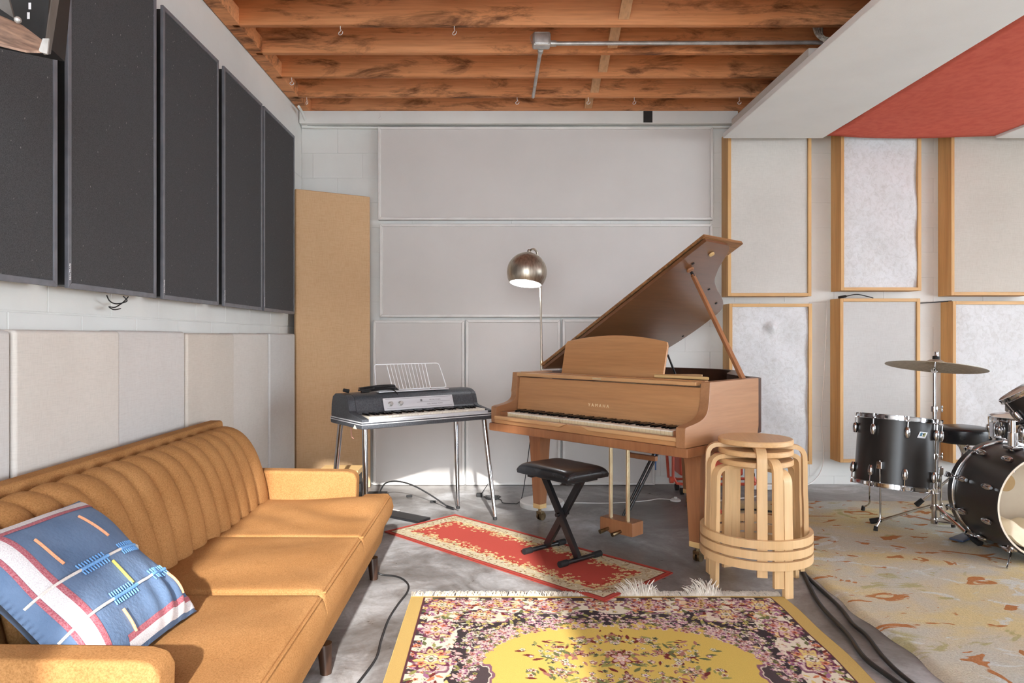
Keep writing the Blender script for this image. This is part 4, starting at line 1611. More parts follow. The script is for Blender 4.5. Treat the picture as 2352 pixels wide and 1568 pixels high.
obj('prop_cup', B().lathe([(0, -0.022), (0.022, -0.020), (0.024, -0.010), (0.016, 0.0)], 14, LM @ Matrix.Translation((1.233, 0.626, 0))), 'walnut_z', piano)
# music desk
dsk = [(-0.388, 0.0), (0.375, 0.0), (0.362, 0.20)]
for i in range(13):
    t = i / 12
    x = 0.352 - t * 0.754
    dsk.append((x, 0.222 + 0.040 * (1 - (2 * t - 1) ** 2)))
dsk += [(-0.412, 0.20)]
M = Matrix.Translation((0, 0.27, 0.968)) @ Matrix.Rotation(math.radians(-20), 4, 'X')
obj('music_desk', B().prism(dsk, 0.0, 0.016, 'y', 0.003, M), WN, piano)
obj('desk_tray', B().prism([(0.345, 0.30), (0.47, 0.46), (0.52, 0.45), (0.58, 0.34), (0.64, 0.25), (0.69, 0.23), (0.345, 0.23)], 0.976, 0.992, 'z', 0.003), 'maple_pale', piano)
obj('desk_tray', B().prism([(-0.66, 0.23), (-0.40, 0.23), (-0.40, 0.45), (-0.66, 0.45)], 0.952, 0.966, 'z', 0.003), 'walnut_dark', piano)
for x in (-0.2, 0.36):
    obj('desk_strut', B().cyl((x, 0.345, 1.10), (x + 0.005, 0.43, 0.965), 0.006), 'black_metal', piano)


def piano_leg(x, y, ang=0.0):
    leg = bpy.data.objects.new('leg', None)
    COL.objects.link(leg)
    leg.parent = piano
    leg.location = (x, y, 0)

    def fr(z, h):
        return [Vector((sx * h, sy * h, z)) for sx, sy in ((-1, -1), (1, -1), (1, 1), (-1, 1))]
    b = B()
    rows_ = [[b.bm.verts.new(p) for p in fr(z, h)] for z, h in ((0.112, 0.030), (0.30, 0.038), (0.52, 0.047), (0.552, 0.050), (0.575, 0.062), (0.600, 0.068))]
    for A_, C_ in zip(rows_, rows_[1:]):
        for k in range(4):
            b.bm.faces.new((A_[k], A_[(k + 1) % 4], C_[(k + 1) % 4], C_[k]))
    b.bm.faces.new(rows_[0])
    b.bm.faces.new(rows_[-1])
    obj('shaft', b, 'walnut_z', leg)
    obj('ferrule', B().box(-0.032, 0.032, -0.032, 0.032, 0.082, 0.113, 0.004), 'maple_pale', leg)
    b = B().cyl((0, 0, 0.05), (0, 0, 0.084), 0.010)
    b.box(-0.022, 0.022, -0.012, 0.022, 0.040, 0.060, 0.004)
    b.cyl((-0.018, 0.012, 0.027), (-0.006, 0.012, 0.027), 0.027, seg=18)
    b.cyl((0.006, 0.012, 0.027), (0.018, 0.012, 0.027), 0.027, seg=18)
    obj('caster', b, 'bronze', leg)


piano_leg(0.615, 0.235)
piano_leg(-0.545, 0.235)
piano_leg(-0.115, 1.34)
# pedal lyre
ly = bpy.data.objects.new('pedal_lyre', None)
COL.objects.link(ly)
ly.parent = piano
ly.location = (0.10, 0.235, 0)
obj('lyre_rod', B().cyl((-0.062, 0.0, 0.13), (-0.062, 0.0, 0.602), 0.0125), 'brass', ly)
obj('lyre_rod', B().cyl((0.062, 0.0, 0.13), (0.062, 0.0, 0.602), 0.0125), 'brass', ly)
obj('trapwork_rod', B().cyl((0.0, 0.07, 0.10), (-0.005, 0.09, 0.60), 0.006), 'brass', ly)
obj('brace', B().cyl((-0.055, 0.075, 0.085), (0.06, 0.36, 0.60), 0.008), 'black_metal', ly)
obj('brace', B().cyl((-0.030, 0.075, 0.085), (0.09, 0.36, 0.60), 0.008), 'black_metal', ly)
obj('cross_bar', B().box(-0.11, 0.10, 0.22, 0.25, 0.455, 0.485, 0.006), 'walnut_z', ly)
pb = obj('pedal_box', B().prism([(-0.118, 0.052), (-0.052, 0.052), (-0.045, 0.045), (-0.02, 0.035), (0.005, 0.045), (0.012, 0.052), (0.118, 0.052), (0.118, 0.132), (-0.118, 0.132)], -0.035, 0.075, 'y', 0.006), 'walnut_z', ly)
for x in (-0.055, 0.035):
    b = B().tube([(x, -0.01, 0.075), (x - 0.002, -0.06, 0.068), (x - 0.010, -0.10, 0.062)], lambda t: 0.009 + 0.004 * t, 10)
    obj('pedal', b, 'bronze', pb)

# ------------------------------------------------------------------ black electric piano
EA = math.radians(36.5)
ep = thing('electric_piano', 'black vinyl electric piano on four chrome legs', 'electric piano', (-0.7977, 4.1230, 0), EA)
EL = 0.97
obj('lower_tray', B().box(0.0, EL, 0.0, 0.46, 0.652, 0.694, 0.010), 'vinyl_black', ep)
for z in (0.681, 0.694):
    obj('trim_stripe', B().box(-0.0015, EL + 0.0015, -0.0015, 0.4615, z - 0.0025, z + 0.0022, 0.001), 'printed_white', ep)
endp = [(0.004, 0.696), (0.004, 0.712), (0.165, 0.738), (0.182, 0.748), (0.200, 0.805), (0.215, 0.826), (0.25, 0.842), (0.30, 0.848), (0.39, 0.845), (0.43, 0.825), (0.45, 0.775), (0.456, 0.696)]
obj('end_cheek', B().prism(endp, 0.004, 0.052, 'x', 0.004), 'vinyl_black', ep)
obj('end_cheek', B().prism([(0.02, 0.696)] + endp[1:], EL - 0.040, EL - 0.004, 'x', 0.004), 'vinyl_black', ep)
body = [(0.165, 0.700), (0.168, 0.736), (0.182, 0.748), (0.200, 0.805), (0.215, 0.826), (0.25, 0.842), (0.30, 0.848), (0.39, 0.845), (0.43, 0.825), (0.45, 0.775), (0.456, 0.700)]
obj('lid_cover', B().prism(body, 0.052, EL - 0.040, 'x', 0.003), 'vinyl_black', ep)
ex = Vector((1, 0, 0))
ez = Vector((0, 0.205 - 0.176, 0.812 - 0.738)).normalized()
M = frame_matrix((0.50, 0.1855, 0.774), ex, ez)
fp = obj('face_plate', B().box(-0.262, 0.262, -0.041, 0.041, 0.0, 0.006, 0.003, M), 'faceplate', ep)
obj('plate_groove', B().box(-0.245, 0.245, -0.030, -0.0285, 0.006, 0.0068, 0, M), 'printed_grey', fp)
obj('plate_groove', B().box(-0.245, 0.245, 0.031, 0.0325, 0.006, 0.0068, 0, M), 'printed_grey', fp)
obj('plate_groove', B().box(-0.02, 0.235, 0.001, 0.0022, 0.006, 0.0066, 0, M), 'printed_grey', fp)
for x in (-0.214, -0.142):
    obj('knob', B().lathe([(0.016, 0.006), (0.016, 0.010), (0.0125, 0.012), (0.0115, 0.026), (0.009, 0.028), (0, 0.028)], 18, M @ Matrix.Translation((x, 0, 0))), 'steel', fp)
for txt, sz, xx, yy, sp in (('WURLITZER', 0.0115, 0.12, 0.013, 1.5), ('ELECTRONIC PIANO', 0.0105, 0.115, -0.014, 1.25)):
    lt = text_mesh(txt, sz, 0.0003, sp)
    lt.materials.append(MATS['printed_grey'])
    o = obj('maker_lettering', lt, None, fp)
    o.matrix_local = M @ Matrix.Translation((xx, yy, 0.0066))
obj('maker_mark', B().box(0.008, 0.022, 0.006, 0.020, 0.006, 0.0068, 0.001, M), 'printed_grey', fp)
obj('rack_slot', B().box(0.24, 0.77, 0.245, 0.285, 0.846, 0.853, 0.002), 'faceplate', ep)
ekeys = bpy.data.objects.new('keyboard', None)
COL.objects.link(ekeys)
ekeys.parent = ep
ew = mesh_of('white_key', B().box(-0.0108, 0.0108, 0.028, 0.165, 0.702, 0.724, 0.0012))
ew.materials.append(MATS['ivory'])
eb = mesh_of('black_key', B().prism([(0.078, 0.724), (0.084, 0.7355), (0.165, 0.7355), (0.165, 0.724)], -0.0052, 0.0052, 'x', 0.001))
eb.materials.append(MATS['black_gloss'])
for k in range(38):
    x = 0.064 + (k + 0.5) * 0.0225
    o = bpy.data.objects.new('white_key', ew)
    COL.objects.link(o)
    o.parent = ekeys
    o.location = (x, 0, 0)
    if 'ABCDEFG'[k % 7] in 'ACDFG' and k < 37:
        o = bpy.data.objects.new('black_key', eb)
        COL.objects.link(o)
        o.parent = ekeys
        o.location = (x + 0.01125, 0, 0)
obj('key_slip', B().box(0.052, EL - 0.04, 0.008, 0.026, 0.696, 0.712, 0.003), 'faceplate', ep)
obj('tolex_tear', B().prism([(0.065, 0.651), (0.09, 0.676), (0.115, 0.651)], -0.002, -0.0005, 'x', 0), 'drum_head', ep)
for (x0, y0, x1, y1) in ((0.045, 0.05, 0.030, 0.0), (0.925, 0.05, 0.912, -0.095), (0.045, 0.40, 0.005, 0.46), (0.90, 0.36, 0.880, 0.300)):
    lg = obj('leg', B().tube([(x0, y0, 0.652), ((x0 + x1) / 2, (y0 + y1) / 2, 0.33), (x1, y1, 0.020)], lambda t: 0.0175 - 0.006 * max(0, t - 0.4) / 0.6, 16), 'chrome', ep)
    obj('foot', B().lathe([(0.0, 0), (0.012, 0), (0.014, 0.008), (0.010, 0.024), (0, 0.024)], 14, Matrix.Translation((x1, y1, 0))), 'black_rubber', lg)
rk = thing('music_rack', 'chrome wire music rack standing on the electric piano', 'music rack', (-0.7977, 4.1230, 0), EA)
rk.location.z = 0.0


def rp(x, t):
    return Vector((x, 0.285 + 0.085 * t, 0.858 + 0.164 * t))


b = B()
loop = []
for (x, t) in ((0.243, 0), (0.775, 0), (0.761, 1), (0.265, 1)):
    loop.append(rp(x, t))
cyc = []
for i in range(4):
    p, q, r_ = loop[i - 1], loop[i], loop[(i + 1) % 4]
    cyc += [q + (p - q).normalized() * 0.018, q + (p - q).normalized() * 0.005 + (r_ - q).normalized() * 0.005, q + (r_ - q).normalized() * 0.018]
b.tube(cyc, 0.0036, 8, closed=True)
obj('outer_wire', b, 'bright_wire', rk)
for k in range(12):
    t = k / 11
    obj('rack_wire', B().cyl(rp(0.360 + 0.286 * t, 0), rp(0.357 + 0.295 * t, 1), 0.0026 if 0 < k < 11 else 0.0034, seg=7), 'bright_wire', rk)
for x in (0.36, 0.646):
    obj('rack_foot', B().cyl(rp(x, 0), (x, 0.275, 0.846), 0.0035, seg=8), 'chrome', rk)
b = B()
rr = random.Random(9)
for k in range(7):
    e = rr.uniform(-0.022, 0.022)
    f = rr.uniform(0.0, 0.030)
    b.tube([(0.10 + e, 0.235 + e, 0.858 + f), (0.16, 0.225 + e * 1.5, 0.866 + f), (0.26 + e, 0.245 - e, 0.866 + f), (0.35, 0.27 + e, 0.864 + f), (0.37 + e, 0.262, 0.858 + f * 0.6),
            (0.34, 0.245 + e, 0.861 + f), (0.24, 0.225 + e, 0.862 + f), (0.13, 0.235 - e, 0.858 + f)], 0.0042, 6, sub=5)
cb = thing('cable_bundle', 'folded bundle of black cable lying on the electric piano', 'cable', (-0.7977, 4.1230, 0), EA)
obj('coil', b, 'cable_black', cb)
b = B()
b.tube([(0.345, 0.19, 0.835), (0.33, 0.215, 0.860), (0.30, 0.235, 0.868)], 0.004, 6, sub=4)
obj('cable_tail', b, 'cable_black', cb)
obj('plug', B().cyl((0.055, 0.30, 0.862), (0.02, 0.30, 0.870), 0.013, 0.011), 'black_rubber', cb)
obj('plug', B().cyl((0.105, 0.225, 0.866), (0.155, 0.215, 0.866), 0.015, 0.012), 'black_rubber', cb)
o = obj('pink_ribbon', B().tube([(0.115, 0.40, 0.652), (0.117, 0.40, 0.60), (0.122, 0.398, 0.56), (0.135, 0.395, 0.545)], 0.004, 6, sub=5), 'pink_ribbon', None, False, (-0.7977, 4.1230, 0), (0, 0, EA))
tag(o, 'thin pink ribbon hanging under the electric piano', 'ribbon')

# ------------------------------------------------------------------ keyboard bench
BA = math.atan2(-0.78, 0.625)
bench = thing('piano_bench', 'folding X frame bench with a black padded seat on the red runner', 'bench', (0.36, 3.815, 0.0), BA)


def seat(u, v, top=True):
    return None


b = B()
hx, hy, zt, zb = 0.208, 0.160, 0.512, 0.445
nu, nv = 30, 24


def sq(t, h, r):
    return max(-1, min(1, t)) * h


g = []
pts_top = {}
for i in range(nu + 1):
    for j in range(nv + 1):
        u, v = 2 * i / nu - 1, 2 * j / nv - 1
        su = math.sin(u * PI / 2)
        sv = math.sin(v * PI / 2)
        k = (1 - abs(su) ** 7) * (1 - abs(sv) ** 7)
        x, y = su * hx, sv * hy
        cr_ = 0.97 + 0.03 * k
        zz = zb + 0.022 + (zt - zb - 0.022) * k ** 0.38
        pts_top[i, j] = b.bm.verts.new((x * cr_, y * cr_, zz))
for i in range(nu):
    for j in range(nv):
        b.bm.faces.new((pts_top[i, j], pts_top[i + 1, j], pts_top[i + 1, j + 1], pts_top[i, j + 1]))
be = [e_ for e_ in b.bm.edges if e_.is_boundary]
ex_ = bmesh.ops.extrude_edge_only(b.bm, edges=be)
for gq in ex_['geom']:
    if isinstance(gq, bmesh.types.BMVert):
        gq.co.z = zb + 0.006
        gq.co.x *= 0.985
        gq.co.y *= 0.985
be = [e_ for e_ in b.bm.edges if e_.is_boundary]
ex_ = bmesh.ops.extrude_edge_only(b.bm, edges=be)
for gq in ex_['geom']:
    if isinstance(gq, bmesh.types.BMVert):
        gq.co.z = zb
        gq.co.x *= 0.90
        gq.co.y *= 0.90
bmesh.ops.contextual_create(b.bm, geom=[e_ for e_ in b.bm.edges if e_.is_boundary])
obj('seat_pad', b, 'black_leather', bench, angle=60)
zf = 0.024
for sgn, off in ((1, -0.016), (-1, 0.016)):
    p0, p1 = Vector((-0.135 * sgn, off, 0.442)), Vector((0.140 * sgn, off, zf + 0.004))
    M = frame_matrix((p0 + p1) / 2, (p1 - p0), (0, 1, 0))
    Lh = (p1 - p0).length / 2
    obj('frame_beam', B().box(-Lh, Lh, -0.013, 0.013, -0.019, 0.019, 0.003, M), 'black_metal', bench)
    ft = obj('foot_bar', B().cyl((0.140 * sgn, -0.150, zf), (0.140 * sgn, 0.150, zf), 0.0125, seg=16), 'black_metal', bench)
    for sy in (-1, 1):
        obj('rubber_end', B().cyl((0.140 * sgn, sy * 0.100, zf), (0.140 * sgn, sy * 0.155, zf), 0.0165, seg=16), 'black_rubber', ft)
    obj('seat_bracket', B().box(-0.135 * sgn - 0.018, -0.135 * sgn + 0.018, -0.12, 0.12, 0.429, 0.446, 0.003), 'black_metal', bench)
obj('pivot_knob', B().cyl((0, -0.045, 0.235), (0, 0.045, 0.235), 0.011), 'black_metal', bench)

# ------------------------------------------------------------------ stack of three stools
SX, SY = 1.275, 3.43


def make_stool(z, ang, label):
    t = thing('bentwood_stool', label, 'stool', (SX, SY, z), ang, 'stacked round birch stools')
    Hs = 0.611
    obj('seat', B().lathe([(0, Hs - 0.027), (0.170, Hs - 0.027), (0.175, Hs - 0.023), (0.175, Hs - 0.005), (0.171, Hs), (0, Hs)], 56), 'birch_top', t)
    for k in range(4):
        a = k * PI / 2
        b = B()
        path = spline([(0.06, 0, Hs - 0.038), (0.165, 0, Hs - 0.038), (0.200, 0, Hs - 0.045), (0.219, 0, Hs - 0.066), (0.2245, 0, Hs - 0.105), (0.226, 0, Hs - 0.25), (0.229, 0, 0.28), (0.232, 0, 0.0)], 5)
        n2 = len(path)
        rg = []
        for i, p in enumerate(path):
            d = (path[min(i + 1, n2 - 1)] - path[max(i - 1, 0)]).normalized()
            nn = Vector((-d.z, 0, d.x)) * 0.0105
            rg.append([b.bm.verts.new(p + nn * s1 + Vector((0, 0.0225 * s2, 0))) for s1, s2 in ((-1, -1), (1, -1), (1, 1), (-1, 1))])
        for A_, C_ in zip(rg, rg[1:]):
            for q in range(4):
                b.bm.faces.new((A_[q], A_[(q + 1) % 4], C_[(q + 1) % 4], C_[q]))
        b.bm.faces.new(rg[0])
        b.bm.faces.new(rg[-1][::-1])
        obj('leg', b, 'birch', t, rot=(0, 0, a), angle=50)
    obj('foot_ring', B().lathe([(0.243, 0.136), (0.262, 0.136), (0.262, 0.174), (0.243, 0.174), (0.243, 0.136)], 64), 'birch', t)


make_stool(0.0, math.radians(-90 + 17), 'bottom birch stool of the stack in front of the grand piano')
make_stool(0.049, math.radians(-90 + 5), 'middle birch stool of the stack in front of the grand piano')
make_stool(0.098, math.radians(-90 - 13), 'top birch stool of the stack, its round seat fully seen')

# ------------------------------------------------------------------ floor lamp
lamp = thing('floor_lamp', 'brushed metal floor lamp with a globe shade behind the piano', 'floor lamp', (0.325, 4.97, 0))
obj('base', B().lathe([(0, 0), (0.155, 0), (0.158, 0.006), (0.158, 0.032), (0.152, 0.040), (0, 0.040)], 48), 'marble_white', lamp)
obj('pole', B().tube([(0, 0, 0.04), (0, 0, 0.90), (-0.002, 0, 1.0), (-0.008, 0, 1.45), (-0.012, 0.05, 1.66), (-0.030, 0.05, 1.80), (-0.055, 0.02, 1.832), (-0.082, -0.015, 1.822)], 0.0075, 12, sub=6), 'nickel', lamp)
obj('sleeve', B().cyl((0, 0, 0.90), (0, 0, 1.03), 0.011, 0.0105, 16), 'nickel', lamp)
obj('sleeve', B().cyl((-0.001, 0, 1.0), (-0.001, 0, 1.035), 0.0125, 0.0125, 16), 'brass', lamp)
SM = Matrix.Translation((0.2165 - 0.325, -0.02, 1.664)) @ Matrix.Rotation(math.radians(-10), 4, 'X') @ Matrix.Rotation(math.radians(6.5), 4, 'Y')
r_ = 0.1425
prof_o = []
a_open = math.radians(53)
for i in range(25):
    a = PI - (PI - a_open) * i / 24       # from the top down to the opening
    prof_o.append((r_ * math.sin(a), -r_ * math.cos(a)))
prof_i = [((r_ - 0.003) * math.sin(PI - (PI - a_open) * i / 24), -(r_ - 0.003) * math.cos(PI - (PI - a_open) * i / 24)) for i in range(24, -1, -1)]
sh = obj('shade', B().lathe(prof_o + prof_i[:1], 48, SM), 'nickel', lamp)
obj('shade_lining', B().lathe([(r * 0.998, z) for r, z in prof_i], 48, SM), 'lid_shade', sh)
obj('bulb', B().sphere((0, 0, -0.015), (0.042, 0.042, 0.050), 18, SM), 'lamp_glow', sh)
obj('socket', B().cyl((0, 0, 0.03), (0, 0, 0.13), 0.020, 0.022, 14, True, SM), 'bulb_white', sh)
obj('finial', B().lathe([(0, 0.172), (0.010, 0.168), (0.014, 0.158), (0.011, 0.150), (0.020, 0.146), (0.022, 0.141), (0, 0.141)], 16, SM), 'nickel', sh)
pl = bpy.data.lights.new('lamp_light', 'POINT')
pl.energy = 4
pl.color = (0.95, 0.98, 1.0)
pl.shadow_soft_size = 0.05
pl_o = bpy.data.objects.new('lamp_light', pl)
COL.objects.link(pl_o)
pl_o.parent = lamp
pl_o.location = SM @ Vector((0, 0, -0.085))

# ------------------------------------------------------------------ drums


def lug(b, M, L=0.060):
    """teardrop lug casing standing on a shell, z along the shell, x outwards"""
    b.lathe([(0.0, -L * 0.6), (0.010, -L * 0.58), (0.0165, -L * 0.25), (0.0175, L * 0.1), (0.014, L / 2 - 0.006), (0.008, L / 2), (0, L / 2)], 14, M)
    b.cyl((-0.01, 0, 0), (0.0, 0, 0), 0.012, seg=10, M=M)


TOMX, TOMY = 2.555, 4.45
tom = thing('floor_tom', 'black floor tom drum on three chrome legs', 'drum', (TOMX, TOMY, 0.017))
TM = Matrix.Translation((0, 0, 0.455)) @ Matrix.Rotation(math.radians(6.0), 4, 'Y') @ Matrix.Rotation(math.radians(-4.5), 4, 'X')
TR, TH = 0.229, 0.205
obj('shell', B().lathe([(TR - 0.006, -TH), (TR, -TH), (TR, TH), (TR - 0.006, TH)], 64, TM), 'drum_black', tom)
obj('batter_head', B().lathe([(TR + 0.004, TH + 0.004), (TR - 0.006, TH + 0.012), (0, TH + 0.012)], 64, TM), 'drum_head', tom)
obj('bottom_head', B().lathe([(TR + 0.004, -TH - 0.004), (TR - 0.006, -TH - 0.012), (0, -TH - 0.012)], 64, TM), 'drum_head', tom)
for s_ in (1, -1):
    z0 = s_ * (TH - 0.010)
    z1 = s_ * (TH + 0.020)
    obj('hoop', B().lathe([(TR + 0.004, z0), (TR + 0.016, z0), (TR + 0.010, z0 + s_ * 0.006), (TR + 0.009, z1 - s_ * 0.006), (TR + 0.015, z1), (TR + 0.005, z1), (TR + 0.004, z0)], 64, TM), 'chrome', tom)
for k in range(8):
    a = math.radians(-108 + 45 * k)
    for s_ in (1, -1):
        b = B()
        zc = s_ * (TH - 0.075)
        M = TM @ Matrix.Rotation(a, 4, 'Z') @ Matrix.Translation((TR + 0.014, 0, zc))
        if s_ < 0:
            M = M @ Matrix.Rotation(PI, 4, 'X')
        lug(b, M)
        b.cyl((0.003, 0, 0.025), (0.003, 0, 0.090), 0.0035, seg=8, M=M)
        b.cyl((0.003, 0, 0.080), (0.003, 0, 0.096), 0.0065, seg=8, M=M)
        b.box(-0.008, 0.009, -0.009, 0.009, 0.062, 0.074, 0.002, M)
        obj('lug', b, 'chrome', tom)
for k, a in enumerate((math.radians(-140), math.radians(-22), math.radians(98))):
    M = TM @ Matrix.Rotation(a, 4, 'Z') @ Matrix.Translation((TR + 0.018, 0, -0.09))
    br = obj('leg_bracket', B().box(-0.016, 0.014, -0.017, 0.017, -0.024, 0.024, 0.006, M), 'chrome', tom)
    top = M @ Vector((0.004, 0, 0.03))
    c_, s2 = math.cos(a), math.sin(a)
    lg = obj('leg', B().tube([top, (top.x - 0.005 * c_, top.y - 0.005 * s2, 0.16), (top.x - 0.005 * c_, top.y - 0.005 * s2, 0.075), (top.x + 0.01 * c_, top.y + 0.01 * s2, 0.055), (top.x + 0.06 * c_, top.y + 0.06 * s2, 0.028)], 0.0055, 9), 'chrome', tom)
    obj('rubber_foot', B().cyl((top.x + 0.058 * c_, top.y + 0.058 * s2, 0.034), (top.x + 0.064 * c_, top.y + 0.064 * s2, 0.006), 0.011, 0.013, 12), 'black_rubber', lg)
a = math.radians(-86)
M = TM @ Matrix.Rotation(a, 4, 'Z') @ Matrix.Translation((TR + 0.0015, 0, TH - 0.085)) @ Matrix.Rotation(PI / 2, 4, 'Y') @ Matrix.Rotation(PI / 2, 4, 'Z')
bd = obj('badge', B().prism([(-0.032, -0.018), (0.020, -0.018), (0.034, 0.020), (-0.016, 0.020)], -0.001, 0.002, 'z', 0.0008, M), 'badge_silver', tom)
obj('badge_half', B().prism([(-0.018, -0.006), (-0.004, -0.006), (0.004, 0.016), (-0.011, 0.016)], 0.002, 0.0028, 'z', 0, M), 'badge_blue', bd)
obj('badge_half', B().prism([(0.000, -0.008), (0.014, -0.008), (0.024, 0.015), (0.008, 0.015)], 0.002, 0.0028, 'z', 0, M), 'badge_olive', bd)
obj('badge_mark', B().sphere((0.008, 0.006, 0.003), (0.005, 0.006, 0.0012), 10, M), 'black_plain', bd)

# cymbal on its stand
CX_, CY_ = 2.685, 4.27
st = thing('cymbal_stand', 'chrome tripod cymbal stand beside the floor tom', 'cymbal stand', (CX_, CY_, 0.017))
obj('lower_tube', B().cyl((0, 0, 0.045), (0, 0, 0.46), 0.0155, seg=18), 'chrome', st)
obj('middle_tube', B().cyl((0, 0, 0.44), (0, 0, 0.755), 0.0125, seg=18), 'chrome', st)
obj('upper_rod', B().cyl((0, 0, 0.74), (0, 0, 0.975), 0.0085, seg=14), 'chrome', st)
for z, r1 in ((0.455, 0.022), (0.745, 0.019), (0.145, 0.023), (0.060, 0.021)):
    cl_ = obj('collar', B().lathe([(0.008, z - 0.018), (r1, z - 0.016), (r1, z + 0.012), (r1 * 0.9, z + 0.018), (0.008, z + 0.018)], 18), 'chrome', st)
    if z > 0.1:
        b = B().cyl((0.015, 0, z), (0.05, 0, z), 0.004, seg=8)
        b.sphere((0.055, 0, z + 0.010), (0.006, 0.004, 0.013), 8)
        b.sphere((0.055, 0, z - 0.010), (0.006, 0.004, 0.013), 8)
        obj('wing_screw', b, 'chrome', cl_, rot=(0, 0, 0.2))
obj('tilter', B().cyl((-0.012, -0.012, 0.980), (0.012, 0.012, 0.980), 0.015, seg=14), 'chrome', st)
obj('tilter_screw', B().tube([(-0.02, -0.02, 0.980), (-0.030, -0.030, 0.987), (-0.028, -0.034, 1.000)], 0.005, 8), 'chrome', st)
obj('cymbal_rod', B().cyl((0, 0, 0.980), (0.007, -0.010, 1.095), 0.0045, seg=10), 'chrome', st)
for fx, fy in ((0.06, -0.275), (-0.265, 0.155), (0.26, 0.185)):
    lgv = Vector((fx, fy, 0)).normalized()
    L_ = math.hypot(fx, fy)
    lg = obj('leg', B().tube([(lgv.x * 0.018, lgv.y * 0.018, 0.150), (lgv.x * L_ * 0.5, lgv.y * L_ * 0.5, 0.088), (fx, fy, 0.016)], 0.0085, 10), 'chrome', st)
    obj('brace', B().cyl((lgv.x * 0.018, lgv.y * 0.018, 0.060), (lgv.x * L_ * 0.55, lgv.y * L_ * 0.55, 0.080), 0.005, seg=8), 'chrome', st)
    obj('rubber_foot', B().cyl((fx * 0.93, fy * 0.93, 0.030), (fx * 1.13, fy * 1.13, 0.010), 0.016, 0.019, 12), 'black_rubber', lg)
CM = Matrix.Translation((CX_ + 0.004, CY_ - 0.006, 1.040)) @ Matrix.Rotation(math.radians(8.0), 4, 'Y') @ Matrix.Rotation(math.radians(-5.5), 4, 'X')
cym = thing('ride_cymbal', 'large dull bronze cymbal tilted on the chrome stand', 'cymbal', (CX_ + 0.004, CY_ - 0.006, 1.040))
b = B()
b.lathe([(0.007, 0.026), (0.03, 0.024), (0.050, 0.012), (0.062, 0.004), (0.10, 0.0), (0.18, -0.008), (0.235, -0.016), (0.272, -0.022), (0.272, -0.0235), (0.235, -0.0175), (0.18, -0.0095), (0.10, -0.0015), (0.062, 0.0025), (0.050, 0.0105), (0.03, 0.0225), (0.007, 0.0245)], 72, CM)
obj('plate', b, 'cymbal_bronze', cym, True, angle=60)
obj('felt', B().cyl((0, 0, 0.026), (0, 0, 0.045), 0.020, seg=16, M=CM), 'black_rubber', cym, True)
obj('felt', B().cyl((0, 0, 0.012), (0, 0, 0.025), 0.017, seg=16, M=CM), 'black_rubber', cym, True)
obj('wing_nut', B().cyl((0, 0, 0.045), (0, 0, 0.072), 0.014, 0.012, 12, M=CM), 'chrome', cym, True)

# bass drum (front head off)
BX, BY, BZ = 2.885, 3.79, 0.318
bass = thing('bass_drum', 'black bass drum without front head, pillow inside', 'drum', (BX, BY, 0.017))
BM = Matrix.Translation((0, 0, BZ - 0.017)) @ Matrix.Rotation(math.radians(-1.5), 4, 'Z') @ Matrix.Rotation(PI / 2, 4, 'X')   # +z of the drum looks at the camera
R0, D0 = 0.281, 0.178
obj('shell', B().lathe([(R0 - 0.012, D0), (R0 - 0.001, D0), (R0, D0 - 0.002), (R0, -D0), (R0 - 0.008, -D0)], 96, BM), 'drum_black', bass)
obj('shell_lining', B().lathe([(R0 - 0.004, D0 + 0.001), (R0 - 0.014, D0 + 0.0005), (R0 - 0.015, -D0)], 96, BM), 'drum_head', bass)
obj('batter_head', B().lathe([(0, -D0 - 0.004), (R0 - 0.004, -D0 - 0.004), (R0 + 0.004, -D0 + 0.004)], 96, BM), 'drum_head', bass)
obj('head_patch', B().lathe([(0, 0.0), (0.050, 0.0), (0.050, -0.001), (0, -0.001)], 40, BM @ Matrix.Translation((0.015, 0.056, -D0 - 0.001))), 'patch_tan', bass)
obj('batter_hoop', B().lathe([(R0 + 0.006, -D0 - 0.028), (R0 + 0.016, -D0 - 0.028), (R0 + 0.017, -D0 + 0.012), (R0 + 0.006, -D0 + 0.012), (R0 + 0.006, -D0 - 0.028)], 96, BM), 'drum_black', bass)
obj('hoop_inlay', B().lathe([(R0 + 0.012, -D0 + 0.011), (R0 + 0.0175, -D0 + 0.0125), (R0 + 0.012, -D0 + 0.016), (R0 + 0.002, -D0 + 0.016)], 96, BM), 'chrome', bass)
for k in range(10):
    a = math.radians(18 + 36 * k)
    for zc, ln in ((-D0 + 0.075, 1), (D0 - 0.075, 0)):
        b = B()
        M = BM @ Matrix.Rotation(a, 4, 'Z') @ Matrix.Translation((R0 + 0.013, 0, zc))
        if ln:
            M = M @ Matrix.Rotation(PI, 4, 'X')
        lug(b, M, 0.062)
        if ln:
            b.cyl((0.008, 0, 0.02), (0.010, 0, 0.118), 0.0035, seg=8, M=M)
            b.box(-0.012, 0.016, -0.011, 0.011, 0.072, 0.108, 0.003, M)
            b.box(-0.004, 0.022, -0.016, 0.016, 0.116, 0.122, 0.002, M)
        obj('lug', b, 'chrome', bass)
for sx in (-1, 1):
    a = math.radians(-90 + sx * 36)
    p = BM @ Matrix.Rotation(a, 4, 'Z') @ Vector((R0 + 0.004, 0, D0 - 0.05))
    q = Vector((p.x + sx * 0.10, p.y - 0.10, 0.002))
    sp_ = obj('spur', B().cyl(tuple(p - (q - p) * 0.9), tuple(q), 0.0065, 0.0045, 10), 'chrome', bass)
    obj('spur_bracket', B().lathe([(0, 0), (0.026, 0), (0.024, 0.008), (0.013, 0.014), (0.011, 0.03), (0, 0.03)], 16, BM @ Matrix.Rotation(a, 4, 'Z') @ Matrix.Translation((R0 - 0.001, 0, D0 - 0.05)) @ Matrix.Rotation(PI / 2, 4, 'Y')), 'chrome', bass)
